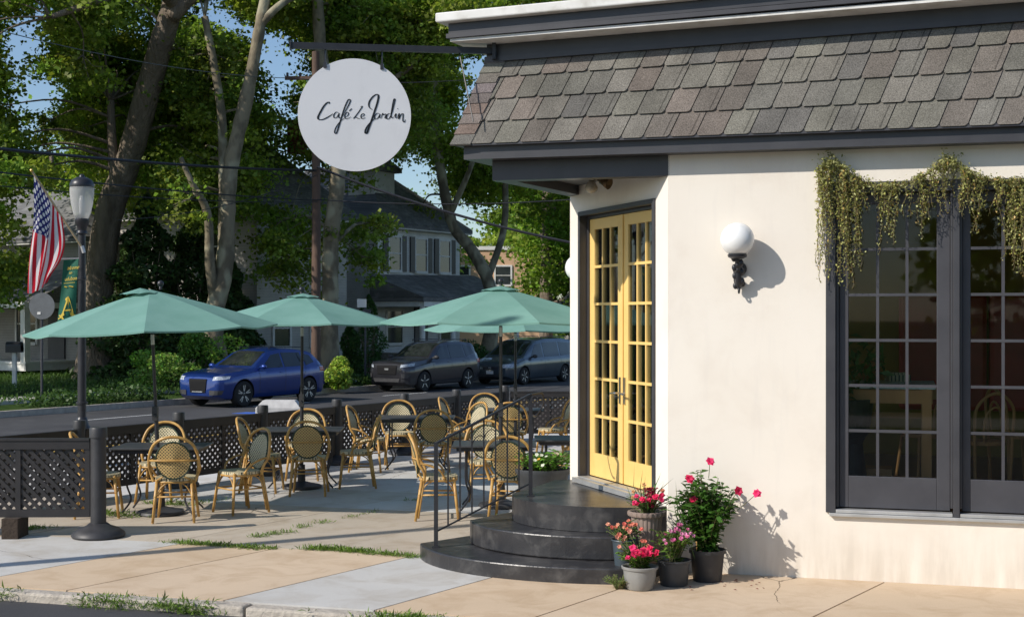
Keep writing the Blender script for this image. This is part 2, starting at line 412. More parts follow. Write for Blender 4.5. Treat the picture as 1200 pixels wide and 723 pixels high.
# far verge, pavement, lawn beyond the far kerb
def far_lawn(a, b):
    q = FB+U*(-60+320*a)+W*(KERB_B+.16+(150)*b**1.6); d = 150*b**1.6
    return Vector((q.x, q.y, -.26+.012*min(d, 14)+.04*math.sin(q.x*.7+q.y*.4)*min(1, d)))
MB().grid(far_lawn, 160, 40, flip=True).build('lawn', M['lawn'], kind='structure', smooth=True)
MB().obox(FB, U, W, (-60, 260), (KERB_B, KERB_B+.18), -.5, -.24).build('far_kerb', M['kerb'], kind='structure')
mb = MB(); mb.col = (1, .95, .88)
for i in range(-6, 46): mb.obox(FB, U, W, (i*1.5+.01, i*1.5+1.49), (KERB_B+2.4, KERB_B+3.8), -.4, -.155)
mb.build('far_pavement', M['concrete'], kind='structure', colattr=True)
MB().obox(FB, U, W, (-2, 1.5), (KERB_B+3.6, KERB_B+12), -.4, -.14).build('garden_path', M['kerb'], kind='structure')
mk = mat('road_paint', (.70, .70, .68), (.5, .5, .48), .7, 6); yl = mat('road_paint_yellow', (.55, .35, .04), None, .7, 6); bl = mat('road_paint_blue', (.05, .15, .6), None, .7, 6)
mb = MB()
for i in range(-4, 30): mb.obox(FB, U, W, (i*6.1, i*6.1+2.4), (KERB_B-2.55, KERB_B-2.45), -.3965, -.394)
mb.build('parking_bay_lines', mk, kind='structure')
MB().obox(FB, U, W, (-60, 260), (9.3, 9.42), -.3965, -.394).obox(FB, U, W, (-60, 260), (9.62, 9.74), -.3965, -.394).build('centre_line', yl, kind='structure')
o = G(292, 484, -.4); MB().obox(o, A, U, (-.3, .5), (-.3, .3), -.3965, -.3935).build('blue_road_marking', bl, kind='structure')
# near street in front of the cafe
LN = 9.37                                     # level of the near kerb along -NO
NI = -NO
OK_ = NI*LN
poly = [OK_-A*9.0, OK_+A*60, OK_+A*60+NO*14, OK_-A*9.0+NO*14]
MB().add([(p.x, p.y, -.075) for p in poly], [(0, 3, 2, 1)]).build('near_street', M['asphalt'], kind='structure')
MB().add([(OK_-A*9).to_tuple()[:2]+(-.075,), (OK_-A*9+NO*14).to_tuple()[:2]+(-.075,), (OK_-A*60+NO*14).to_tuple()[:2]+(-.41,), (OK_-A*60).to_tuple()[:2]+(-.41,)], [(0, 1, 2, 3)]).build('near_street_slope', M['asphalt'], kind='structure')
o2 = OK_+NO*13.8
strip('opposite_pavement', o2, A, NO, (-60, 60), (0, 3), .0, M['kerb'])
def slab_poly(c, d0, d1, J=Vector((.56, .83, 0)).normalized()):
    """slab between joints through points c[0], c[1], levels d0..d1 in front-normal direction"""
    def at(p, lev): return p+J*((lev-p.dot(NI))/J.dot(NI))
    return [at(c[0], d0), at(c[1], d0), at(c[1], d1), at(c[0], d1)]
joints = [G(0, 655)-A*3.0, G(0, 655)-A*1.5, G(60, 663.5), G(195, 671), G(347, 684), G(495, 698.5), G(700, 697), G(1010, 695), G(1010, 695)+A*1.7, G(1010, 695)+A*3.4, G(1010, 695)+A*5.1]
GREY = (.86, .845, .80); TAN = (.96, .745, .52); TAN2 = (.98, .77, .55)
cols = [TAN, GREY, GREY, TAN, TAN2, GREY, TAN, TAN2, TAN, TAN2]
cols = [TAN, GREY, TAN, TAN2, GREY, TAN, TAN2, TAN, TAN2, TAN]
mb = MB()
jj = [G(0, 675)-A*3.6, G(0, 675)-A*1.9, G(0, 675), G(160, 675), G(350, 682.5), G(496, 698.5), G(680, 705), G(1003, 698), G(1003, 698)+A*1.75, G(1003, 698)+A*3.5, G(1003, 698)+A*5.5]
cols = [TAN, GREY, TAN, TAN2, GREY, TAN, TAN2, TAN, TAN2, TAN]
for i in range(len(jj)-1):
    d0 = LN+.17; d1 = 11.83 if i < 6 else 12.4
    q = slab_poly((jj[i]+A*.009, jj[i+1]-A*.007), d0, d1)
    if len(q) > 2:
        mb.col = cols[i]; mb.prism(q, -.12, 0)
# one grey patch slab beside the steps' foot
mb.build('sidewalk', M['concrete'], kind='structure', colattr=True)
# patio slabs behind
mb = MB(); J = U
rows = [(11.845, 13.1), (13.11, 14.5), (14.51, 16.0), (16.01, 17.5), (17.51, 19.0), (19.01, 20.6), (20.61, 22.4), (22.41, 24.2), (24.21, 26)]
for r_, (d0, d1) in enumerate(rows):
    for i in range(-9, 12):
        a0 = NI*11.85+A*(i*1.62-.4); J_ = U
        def at(p, lev): return p+J_*((lev-p.dot(NI))/J_.dot(NI))
        q = [at(a0, d0), at(a0+A*1.613, d0), at(a0+A*1.613, d1), at(a0, d1)]
        q = clip(q, W, FB.dot(W)+KERB_A)
        q = clip(q, -Vector((.9, .43, 0)), -(-6.6)*1.0) if False else q
        if len(q) > 2:
            k = rng.uniform(.93, 1.05)
            base = (.78, .68, .55) if r_ < 2 else ((.92, .915, .89) if (i+r_) % 3 else (.84, .80, .75))
            mb.col = tuple(k*x for x in base); mb.prism(q, -.12, rng.uniform(-.002, .002))
mb.build('patio', M['concrete'], kind='structure', colattr=True)
# earth under the slabs and kerbs
q = [OK_-A*9+NI*.1, OK_+A*20+NI*.1, OK_+A*20+NI*30, OK_-A*9+NI*30]; q = clip(q, W, FB.dot(W)+KERB_A-.05)
MB().prism(q, -.5, -.03).build('slab_bed', M['soil'], kind='structure')
mb = MB(); cl = (OK_-A*9)
for i in range(20): mb.obox(OK_, A, NI, (-9+i*1.4, -9+i*1.4+1.39), (0+.01*(i % 2), .165), -.3, -.008+.004*(i % 3))
mb.build('near_kerb', M['kerb'], kind='structure', bevel=.02)
MB().obox(FB, U, W, (-4.9, 40), (KERB_A, KERB_A+.15), -.6, .0).build('street_kerb', M['kerb'], kind='structure', bevel=.02)

# ---------------------------------------------------------------- cafe building
cafe = thing('cafe_building', 'cream stucco corner café with grey shingled roof edge and yellow double doors', 'building', P0)
S = M['stucco']
T = .22    # wall thickness
# front wall in pieces round the window opening
def fwall(mb, s0, s1, z0, z1, t0=0.0, t1=T): mb.obox(P0, A, NI, (s0, s1), (t0, t1), z0, z1)
SW0, SW1, ZW0, ZW1 = 1.36, 3.42, .56, 3.27
mb = MB(); fwall(mb, 0, SW0, -.1, 3.60); fwall(mb, SW0, SW1, -.1, ZW0); fwall(mb, SW0, SW1, ZW1, 3.60); fwall(mb, SW1, 3.9, -.1, 3.60); fwall(mb, 3.9, 8.5, -.1, ZW0); fwall(mb, 3.9, 8.5, ZW1, 3.60); fwall(mb, 8.5, 9, -.1, 3.60)
mb.build('front_wall', S, cafe, world=True)
# angled entrance wall with a door opening
D0, D1, DZ0, DZ1 = .29, 1.93, .60, 3.19
def cwall(mb, a, b, z0, z1, t0=0.0, t1=T, mi=0): mb.obox(P0, CH, -CN, (a, b), (t0, t1), z0, z1, mi)
mb = MB(); cwall(mb, 0.003, D0-.04, -.1, 3.58); cwall(mb, D1+.04, 2.22, -.1, 3.58); cwall(mb, D0-.04, D1+.04, DZ1+.04, 3.58); cwall(mb, D0-.04, D1+.04, -.1, DZ0-.05)
mb.build('entrance_wall', S, cafe, world=True)
mb = MB(); SN = Vector((-SD.y, SD.x, 0))       # out of the other front
mb.obox(E0, SD, -SN, (0.003, 1.6), (0, T), -.1, 3.58); mb.obox(E0, SD, -SN, (8.2, 9), (0, T), -.1, 3.58); mb.obox(E0, SD, -SN, (1.6, 8.2), (0, T), -.1, .6); mb.obox(E0, SD, -SN, (1.6, 8.2), (0, T), 3.2, 3.58); mb.build('side_wall', S, cafe, world=True)  # wide side opening added to let skylight into the room
back = P0+A*9+NI*9
mb = MB(); mb.obox(P0, A, NI, (8.8, 9.0), (.23, 9), -.1, 3.58)
q0 = E0+SD*9; mb.obox(q0, A, NI, (.3, 12), (0, .2), -.1, 3.58); mb.build('back_wall', S, cafe, world=True)
inner = mat('olive_wall_paint', (.34, .24, .055), (.28, .20, .045), .8, 2); flo = mat('cafe_floor', (.25, .15, .08), None, .35, 3)
mb = MB(); ip = [P0+A*.3+NI*.24, P0+A*8.7+NI*.24, P0+A*8.7+NI*8, E0+SD*8.5-SN*.3, E0-CN*.3+SD*.3, P0+CH*.3-CN*.5]
mb.prism(ip, .35, .55); mb.build('floor_slab', flo, cafe, world=True)
mb = MB(); mb.obox(P0, A, NI, (.1, 8.7), (5.2, 5.35), .4, 3.5); mb.obox(P0, A, NI, (5.2, 5.3), (.3, 5.2), .4, 3.5); mb.build('interior_wall', inner, cafe, world=True)
mb = MB(); mb.prism(ip, 3.46, 3.5); mb.build('ceiling', mat('cafe_ceiling', (.5, .47, .4), None, .8), cafe, world=True)

def FP(s, t, z):            # point on the cafe front: along, outwards, height
    p = P0+A*s+NO*t; return Vector((p.x, p.y, z))
# roof plan corner (two fronts), offset outwards
def corner(off):
    # point offset by off from both fronts
    d = NO+SN; k = off/(d.dot(NO)); return C0+d*k
LEN = 9.0
def eave_ring(off, z0, z1, off2=None, mb=None, tilt=0.0):
    pass
def band(mb, o_in, o_out, z0, z1, tilt=0.0, mi=0):
    """trim running round both fronts, from inner to outer offset"""
    ci, co = corner(o_in), corner(o_out)
    e = 10.6
    zf = lambda s: tilt*s
    def pt(base, d, s, z, tl): p = base+d*s; return Vector((p.x, p.y, z+tl*s))
    for d, tl in ((A, tilt), (SD, 0)):
        a0, a1 = pt(ci, d, 0, z0, tl), pt(ci, d, e, z0, tl); b0, b1 = pt(co, d, 0, z0, tl), pt(co, d, e, z0, tl)
        h = Vector((0, 0, z1-z0)); vs = [a0, b0, b1, a1, a0+h, b0+h, b1+h, a1+h]
        fs = [(0, 1, 2, 3), (4, 7, 6, 5), (1, 5, 6, 2), (0, 3, 7, 4), (2, 6, 7, 3)]
        if d is SD: fs = [tuple(reversed(f)) for f in fs]
        mb.add(vs, fs, mi)
    return mb
OV = .20
band(MB(), -.25, OV-.02, 3.585, 3.70).build('fascia', M['charcoal'], cafe, world=True)
band(MB(), -.25, OV+.035, 3.70, 3.725).build('drip_edge', M['charcoal2'], cafe, world=True)
# entrance soffit and beams under the overhang
mb = MB()
cp = corner(0.0); mb.obox(C0, A, NI, (0.0, 1.60), (0, .16), 3.41, 3.584); mb.obox(C0, SD, -SN, (.17, 2.0), (0, .16), 3.41, 3.584); mb.build('entrance_beam', M['charcoal'], cafe, world=True)
mb = MB(); so_ = [C0+A*.2+NI*.17, P0+A*.05+NI*.17, P0-CN*.1+CH*1.1, E0+SD*.1]; mb.prism([C0+A*.15+SD*.2, P0+NI*.165-A*.01, P0+NI*.2, E0-CN*.02, E0+SN*-.0], 3.50, 3.53)
mb.build('soffit', mat('soffit_boards', (.10, .10, .11), (.08, .08, .09), .6, 4), cafe, world=True)
# mansard: backing + shingles
ZB, ZT = 3.725, 4.50
def mans(s, v, side=0, off=0.0):
    """s along from corner, v 0..1 up the slope; real-world point"""
    o = (OV+.02)*(1-v)+off
    c = corner(o); d = A if side == 0 else SD
    z = ZB+(ZT-ZB)*v+(.018*s*v if side == 0 else 0)
    p = c+d*s; return Vector((p.x, p.y, z))
mb = MB()
for side in (0, 1):
    vs = [mans(0, 0, side, -.01), mans(10.4, 0, side, -.01), mans(10.4, 1, side, -.01), mans(0, 1, side, -.01)]
    mb.add(vs, [(0, 1, 2, 3)] if side == 0 else [(3, 2, 1, 0)])
mb.build('roof_deck', M['charcoal'], cafe, world=True)
def shing_mat():
    m, t, b, N, L = nt('asphalt_shingle'); co = coord(t); b.inputs['Roughness'].default_value = .95; b.inputs['Specular IOR Level'].default_value = .1
    a = N.new('ShaderNodeVertexColor'); a.layer_name = 'Col'
    g = ramp(t, noise(t, co, 110, 3, .7), .3, .72, (.45, .45, .45), (1.5, 1.5, 1.5))
    c = mix_rgb(t, a.outputs[0], g, 1.0, 'MULTIPLY'); g2 = ramp(t, noise(t, co, 3, 3), .3, .7, (.8, .8, .8), (1.15, 1.15, 1.15)); c = mix_rgb(t, c, g2, 1.0, 'MULTIPLY')
    L.new(c, b.inputs['Base Color']); bump(t, noise(t, co, 160, 2), .5, .004, b); return m
SH = shing_mat()
palette = [(.180, .176, .155), (.165, .163, .148), (.195, .188, .168), (.190, .168, .150), (.150, .148, .140), (.182, .180, .156), (.172, .158, .142), (.188, .182, .164), (.168, .168, .150)]
mb = MB(); R = random.Random(3)
nrow = 4; vh = .235
for side in (0, 1):
    for r_ in range(nrow-1, -1, -1):
        v0 = r_*.262-.012; v1 = min(v0+.34, 1.0); s = -.3+R.random()*.1
        while s < 10.3:
            wd = R.choice([.225, .225, .24, .21, .195]); gap = .009; col = R.choice(palette)
            k = R.uniform(.85, 1.12); mb.col = (col[0]*k*1.02, col[1]*k*.99, col[2]*k*.97)
            # slanted left limit along the hip
            def pt(sv, v, off): 
                q = mans(sv, v, side, off); return q
            lim = 0.012
            a, b_ = max(s, lim), s+wd-gap
            if b_ > lim+.03:
                rr = min(.022, (b_-a)*.35)/1.0; rv = .032
                lo = .020 if True else 0
                out = [(a, v0+rv), (a+rr*.35, v0+rv*.3), (a+rr, v0), (b_-rr, v0), (b_-rr*.35, v0+rv*.3), (b_, v0+rv), (b_, v1), (a, v1)]
                top = [pt(x, v, .024-(v-v0)/.30*.020) for x, v in out]; bot = [pt(x, v, .001) for x, v in out[:6]]
                n = len(top); vs = top+bot
                fs = [tuple(range(n))]+[(i, n+i, n+i+1, i+1) for i in range(5)]
                if side: fs = [tuple(reversed(f)) for f in fs]
                mb.add(vs, fs)
                if R.random() < .42 and b_-a > .19:   # laminated double layer: slot shade painted as a narrow darker strip
                    off = R.uniform(.012, .03); c2 = tuple(x*.9 for x in mb.col); mb.col = c2
                    a2, b2 = b_+.001-.05, b_-.008
                    mb.col = tuple(x*.62 for x in mb.col)
                    o3 = [(a2, v0+.012), (a2+.009, v0+.012), (a2+.009, v0+.24), (a2, v0+.24)]
                    top = [pt(x, v, .0255-(v-v0)/.30*.020) for x, v in o3]
                    mb.add(top, [(0, 1, 2, 3) if not side else (3, 2, 1, 0)])
            s += wd
# hip caps
for i in range(9):
    v = i*.12-.015; mb.col = tuple(x*R.uniform(.9, 1.1) for x in palette[i % 7 if i != 1 else 3])
    a0 = mans(0.0, v, 0, .045); a1 = mans(0, min(v+.17, 1.02), 0, .030)
    f0 = mans(.17, v, 0, .030); f1 = mans(.17, min(v+.17, 1.02), 0, .018); g0 = mans(.17, v, 1, .030); g1 = mans(.17, min(v+.17, 1.02), 1, .018)
    th = Vector((0, 0, -.012))
    mb.add([a0, f0, f1, a1, g0, g1, a0+th-NO*.01, f0+th-NO*.01], [(0, 1, 2, 3), (0, 3, 5, 4), (0, 6, 7, 1)])
mb.build('roof_shingles', SH, cafe, world=True, colattr=True)
TL = .022
band(MB(), -.5, .035, ZT-.02, 4.655, TL).build('frieze', M['charcoal'], cafe, world=True)
band(MB(), -.5, .05, ZT-.035, ZT+.012, TL).build('frieze_moulding', M['charcoal'], cafe, world=True)
mb = band(MB(), -.5, .265, 4.62, 4.645, TL); mb.build('cornice_soffit', M['cap'], cafe, world=True)
mb = band(MB(), -.5, .29, 4.647, 4.685, TL+.004); mb.build('cornice_moulding', M['charcoal2'], cafe, world=True)
mb = band(MB(), -.5, .275, 4.687, 4.775, TL+.006); mb.build('cornice', M['charcoal'], cafe, world=True)
mb = band(MB(), -.5, .355, 4.778, 4.862, TL+.008); mb.build('roof_coping', M['cap'], cafe, world=True, bevel=.012)
# doors --------------------------------------------------
def CPt(a, t, z):           # on the entrance wall: along, outwards (neg = inwards), height
    p = P0+CH*a+CN*t; return Vector((p.x, p.y, z))
mb = MB()
mb.obox(P0, CH, CN, (D0-.045, D0), (-.16, .02), .60, DZ1+.045); mb.obox(P0, CH, CN, (D1, D1+.045), (-.16, .02), .60, DZ1+.045)
mb.obox(P0, CH, CN, (D0, D1), (-.16, .02), DZ1, DZ1+.045)
mb.obox(P0, CH, CN, (D0+.0, D0+.03), (-.15, -.065), .60, DZ1-.03); mb.obox(P0, CH, CN, (D1-.03, D1), (-.15, -.065), .60, DZ1-.03); mb.obox(P0, CH, CN, (D0+.0, D1), (-.15, -.065), DZ1-.03, DZ1-.002)
mb.build('door_frame', M['charcoal'], cafe, world=True, bevel=.004)
MB().obox(P0, CH, CN, (D0, D1), (-.16, .10), .555, .60).obox(P0, CH, CN, (D0+.05, D1-.05), (-.06, .04), .602, .612).build('threshold', M['alu'], cafe, world=True)
def leaf_door(a0, a1, hs):
    t0, t1 = -.125, -.08; z0, z1 = .617, 3.155
    st = .115; gz0, gz1 = .845, 3.05
    mb = MB()
    mb.obox(P0, CH, CN, (a0, a0+st), (t0, t1), z0, z1); mb.obox(P0, CH, CN, (a1-st, a1), (t0, t1), z0, z1)
    mb.obox(P0, CH, CN, (a0+st, a1-st), (t0, t1), z0, gz0); mb.obox(P0, CH, CN, (a0+st, a1-st), (t0, t1), gz1, z1)
    d = mb.build('french_door', M['yellow'], cafe, world=True, bevel=.003)
    mb = MB(); wv = (a1-a0-2*st)
    for i in (1, 2): x = a0+st+wv*i/3; mb.obox(P0, CH, CN, (x-.012, x+.012), (t0+.005, t1-.004), gz0, gz1)
    for j in range(1, 6): z = gz0+(gz1-gz0)*j/6; mb.obox(P0, CH, CN, (a0+st, a1-st), (t0+.008, t1-.002), z-.013, z+.013)
    mb.build('glazing_bars', M['yellow'], d)
    for o in d.children: 
        for v in o.data.vertices: v.co -= cafe.location
    mb = MB(); mb.obox(P0, CH, CN, (a0+st, a1-st), (-.106, -.100), gz0, gz1); p = mb.build('door_pane', M['doorglass'], d, world=True)
    mb = MB(); x = hs; mb.obox(P0, CH, CN, (x-.018, x+.018), (t1, t1+.012), 1.37, 1.62)
    mb.tube([CPt(x, t1+.01, 1.47), CPt(x, t1+.055, 1.47), CPt(x+.02*(1 if hs == a0+.05 else -1), t1+.06, 1.47), CPt(x+(.11 if hs == a0+.05 else -.11), t1+.058, 1.462)], .009)
    mb.build('handle', M['chrome'], d, world=True)
DM = (D0+D1)/2
leaf_door(D0+.032, DM-.002, DM-.05); leaf_door(DM+.002, D1-.032, DM+.002+.05)
# astragal
MB().obox(P0, CH, CN, (DM-.02, DM+.02), (-.079, -.066), .62, 3.155).build('door_astragal', M['yellow'], cafe, world=True, bevel=.003)
# front windows --------------------------------------------
mb = MB()
def fbox(mb, s0, s1, t0, t1, z0, z1): return mb.obox(P0, A, NO, (s0, s1), (t0, t1), z0, z1)
fbox(mb, SW0-.03, SW0+.05, -.15, .025, ZW0, ZW1+.04); fbox(mb, SW1-.05, SW1+.03, -.15, .025, ZW0, ZW1+.04)
fbox(mb, SW0+.05, SW1-.05, -.15, .025, ZW1-.05, ZW1+.04); fbox(mb, 2.325, 2.345, -.10, .0, .625, ZW1-.05); fbox(mb, 2.395, 2.415, -.10, .0, .625, ZW1-.05)
fbox(mb, 2.345, 2.395, -.12, .035, ZW0+.0, ZW1-.05)
fbox(mb, SW0+.05, SW0+.075, -.14, -.02, .60, ZW1-.05)
mb.build('window_frame', M['charcoal'], cafe, world=True, bevel=.004)
mb = MB(); fbox(mb, SW0-.0, SW1, -.14, .045, ZW0-.028, ZW0-.002); fbox(mb, SW0+.052, 2.34, -.12, .03, ZW0+.001, ZW0+.028); fbox(mb, 2.40, SW1-.052, -.12, .03, ZW0+.001, ZW0+.028)
mb.build('window_sill', M['alu'], cafe, world=True, bevel=.003)
for s0, s1 in ((1.437, 2.323), (2.417, 3.343)):
    g0, g1 = s0+.075, s1-.105
    if s0 > 2: g0, g1 = s0+.065, s1-.105
    z0, z1, gz0, gz1 = .60, 3.215, .862, 3.13
    mb = MB(); fbox(mb, s0, g0, -.11, -.055, z0, z1); fbox(mb, g1, s1, -.11, -.055, z0, z1); fbox(mb, g0, g1, -.11, -.055, z0, gz0); fbox(mb, g0, g1, -.11, -.055, gz1, z1)
    wdo = mb.build('window', M['charcoal2'], cafe, world=True, bevel=.004)
    mb = MB()
    for i in (1, 2): x = g0+(g1-g0)*i/3; fbox(mb, x-.012, x+.012, -.10, -.06, gz0, gz1)
    for j in range(1, 6): z = gz0+(gz1-gz0)*j/6; fbox(mb, g0, g1, -.098, -.058, z-.012, z+.012)
    mb.build('glazing_bars', M['charcoal2'], wdo, world=True)
    mb = MB(); fbox(mb, g0, g1, -.085, -.079, gz0, gz1); mb.build('window_pane', M['glass'], wdo, world=True)
def added_window(o, ax, nr, a0, a1, n):
    mb = MB(); mb.obox(o, ax, nr, (a0, a0+.06), (-.14, .02), .6, 3.2); mb.obox(o, ax, nr, (a1-.06, a1), (-.14, .02), .6, 3.2); mb.obox(o, ax, nr, (a0+.06, a1-.06), (-.14, .02), 3.12, 3.2); mb.obox(o, ax, nr, (a0+.06, a1-.06), (-.14, .02), .6, .72)
    for i in range(1, n): x = a0+(a1-a0)*i/n; mb.obox(o, ax, nr, (x-.05, x+.05), (-.12, .01), .72, 3.12)
    f = mb.build('window_frame', M['charcoal'], cafe, world=True)
    for i in range(n):
        x0 = a0+(a1-a0)*i/n+.06; x1 = a0+(a1-a0)*(i+1)/n-.06; mb = MB(); mb.obox(o, ax, nr, (x0, x1), (-.07, -.064), .72, 3.12); mb.build('window_pane', M['glass'], f, world=True)
added_window(P0, A, NO, 3.9, 8.5, 5); added_window(E0, SD, SN, 1.6, 8.2, 6)  # windows out of view, added so more daylight reaches the interior
# ---------------------------------------------------------------- interior
def R2(v): return Vector(v)
c = P(1032, 500, 12.55); c.z = .55
tb = thing('dining_table', 'wooden table with pale top inside the café behind the left window', 'table', c, math.radians(-16))
MB().box((0, 0, 1.02), (.95, .8, .04)).build('tabletop', mat('pale_tabletop', (.65, .8, .78), None, .3), tb)
MB().box((0, -.36, .93), (.9, .04, .12)).box((0, .36, .93), (1.0, .04, .12)).box((0, 0, .74), (.9, .05, .05)).build('apron', M['wood'], tb)
for sx in (-.4, .4):
    for sy in (-.36, .36): MB().box((sx, sy, .5), (.08, .08, 1.0)).build('leg', M['wood'], tb)
MB().box((0, -.0, .12), (1.0, .5, .04)).box((-.1, 0, .2), (.4, .3, .12)).build('lower_shelf', M['wood'], tb)
mug = thing('terracotta_bowls', 'orange terracotta bowls stacked on the table behind the window', 'bowls', (c.x-.05, c.y+.1, 1.591))
MB().lathe([(.06, 0), (.13, .05), (.15, .10), (.13, .105), (.0, .07)], n=20).build('bowl', mat('orange_terracotta', (.55, .22, .07), None, .6), mug)
MB().lathe([(.05, .105), (.1, .15), (.11, .19), (.09, .19), (.0, .16)], n=20).build('bowl', mat('orange_terracotta2', (.6, .27, .1), None, .6), mug)
bx = thing('wicker_tray', 'small woven tray with paper packets on the table edge', 'tray', tuple(P(1052, 450, 12.75).xy)+(1.591,))
MB().box((0, 0, .03), (.2, .16, .06)).box((0, 0, .065), (.15, .1, .03)).build('tray', M['weave_seat'], bx)
def bent_chair(loc, rz, label):
    ch = thing('bentwood_chair', label, 'chair', loc, rz, 'bentwood chairs inside the café')
    MB().lathe([(.0, .44), (.2, .44), (.205, .46), (.2, .475), (0, .475)], n=20).build('seat', M['wood'], ch)
    MB().tube(catmull([(-.17, -.17, .0), (-.19, -.19, .5), (-.22, -.18, .8), (-.24, 0, .93), (-.22, .18, .8), (-.19, .19, .5), (-.17, .17, 0)], 6), .015).build('back_hoop', M['wood'], ch)
    MB().tube(catmull([(-.2, -.1, .47), (-.22, -.1, .7), (-.23, 0, .8), (-.22, .1, .7), (-.2, .1, .47)], 6), .011).build('inner_hoop', M['wood'], ch)
    for sy in (-1, 1): MB().tube([(.15, sy*.14, .45), (.2, sy*.18, 0)], [.016, .013]).build('leg', M['wood'], ch)
    return ch
q = P(1082, 500, 13.7); bent_chair((q.x, q.y, .55), math.radians(200), 'bentwood chair behind the pale topped table')
q = P(1152, 500, 12.9); bent_chair((q.x, q.y, .55), math.radians(100), 'bentwood chair inside behind the right window')
q = P(1190, 500, 13.6); bent_chair((q.x, q.y, .55), math.radians(10), 'bentwood chair deepest in the room at the right')
pic = thing('red_banquette', 'dark red padded banquette panel against the olive back wall', 'banquette', FP(2.4, -5.1, .4))
mb = MB()
for i in range(6): mb.obox(P0, A, NI, (1.9+i*.5, 2.38+i*.5), (4.9, 5.1), 1.1, 2.45)
mb.build('padding', mat('red_vinyl', (.42, .02, .035), None, .35, 3), pic, world=True, bevel=.05)
for (px, py, Y, lab) in ((995, 440, 12.35, 'leafy houseplant on a stand at the left edge of the window'),):
    q = P(px, py, Y); pl = thing('houseplant', lab, 'plant', (q.x+.02, q.y, .55))
    MB().lathe([(.13, 0), (.16, .02), (.10, .5), (.12, .55), (.16, .60), (.2, .9), (.18, .9), (0, .86)], n=20).build('pot', M['darkpot'], pl)
    n = 170; cen = ball_pts((0, 0, 1.15), .34, n, 1.0, .3); leaf_obj('foliage', cen, rng.uniform(.08, .16, n), M['leafpot'], pl, aspect=.4, droop=.8)
# ---------------------------------------------------------------- entrance steps
OC = Vector((.97, 12.6, 0))
st = thing('entrance_steps', 'black painted rounded concrete steps up to the yellow doors', 'steps', OC)
def step_poly(a, b, dx=0):
    pts = []
    for i in range(49):
        th = math.radians(110)+math.radians(260)*i/48
        pts.append(OC+Vector((a*math.cos(th), b*math.sin(th), 0)))
    return pts
def mkstep(a, b, z0, z1, L, cutx, name):
    n = 64; pts = [OC+Vector((a*math.cos(2*PI*i/n), b*math.sin(2*PI*i/n), 0)) for i in range(n)]
    # left back chord from L to the wall end
    d = (Vector((.60, 13.87, 0))-L); nn = Vector((-d.y, d.x, 0)).normalized()
    pts = clip(pts+[], nn, nn.dot(L)) if L else pts
    e = [Vector((.60, 13.87, 0)), P0-CN*.0]
    # fill towards the wall: add wall polygon
    r0 = cutx[0]; r1 = cutx[1]; dr = (r1-r0); nr = Vector((dr.y, -dr.x, 0)).normalized()
    pts = clip(pts, nr, nr.dot(r0))
    # keep outside of the entrance wall
    pts = clip(pts, -CN, (-CN).dot(P0)+.0)
    m = MB().prism(pts, z0, z1); return m.build(name, M['step'], st, world=True, bevel=.012)
mkstep(.97, .84, .334, .55, Vector((.02, 12.75, 0)), (Vector((1.20, 11.5, 0)), Vector((1.345, 11.79, 0))), 'landing')
mkstep(1.36, 1.07, .134, .33, Vector((-.37, 12.55, 0)), (Vector((1.12, 11.4, 0)), Vector((1.343, 11.78, 0))), 'step')
mkstep(1.82, 1.42, -.1, .13, Vector((-.84, 12.45, 0)), (Vector((1.0, 11.1, 0)), Vector((1.34, 11.77, 0))), 'step')
# part of the landing that reaches back to the far end of the angled wall
m = MB().prism([Vector((.03, 12.72, 0)), Vector((.9, 12.3, 0)), Vector((.62, 13.8, 0)), Vector((.42, 13.75, 0))], .1, .547)
m.build('landing_return', M['step'], st, world=True, bevel=.01)
# ---------------------------------------------------------------- stair railing
ra = Vector((-.68, 12.22, .13)); rb = Vector((.17, 12.50, .55))
rl = thing('stair_railing', 'black metal railing with arched bars on the left of the steps', 'railing', ra)
MB().box((0, 0, .47), (.036, .036, .94)).box((0, 0, .006), (.07, .07, .012)).build('post', M['black'], rl)
d = rb-ra
MB().box((d.x, d.y, d.z+.46), (.036, .036, .92)).box((d.x, d.y, d.z+.006), (.07, .07, .012)).build('post', M['black'], rl)
top0 = Vector((0, 0, .93)); top1 = d+Vector((0, 0, .93)); bot0 = Vector((0, 0, .14)); bot1 = d+Vector((0, 0, .12))
MB().plank(top0, top1, .042, .018).plank(top1, top1+Vector((.10, .26, 0)), .034, .014).build('handrail', M['black'], rl)
MB().tube(catmull([top1+Vector((.10, .26, 0)), top1+Vector((.12, .32, -.03)), top1+Vector((.11, .33, -.14)), top1+Vector((.05, .2, -.21)), top1+Vector((.02, .1, -.20))], 6), .009, 6).build('rail_end', M['black'], rl)
MB().plank(bot0, bot1, .02, .012).build('bottom_rail', M['black'], rl)
nb = 8
for i in range(1, nb):
    k = i/nb; a = bot0.lerp(bot1, k); b = top0.lerp(top1, k)
    MB().plank(a, b, .015, .015, up=(0, 1, 0)).build('baluster', M['black'], rl)
for i in (3, 4, 5):
    k0 = i/nb; k1 = (i+1)/nb; a = top0.lerp(top1, k0)-Vector((0, 0, .20)); b = top0.lerp(top1, k1)-Vector((0, 0, .20))
    if i == 5: continue
    pts = [a.lerp(b, (1-math.cos(PI*j/8))/2)+Vector((0, 0, .07*math.sin(PI*j/8))) for j in range(9)]
    MB().tube(pts, .005, 5).build('arch', M['black'], rl)
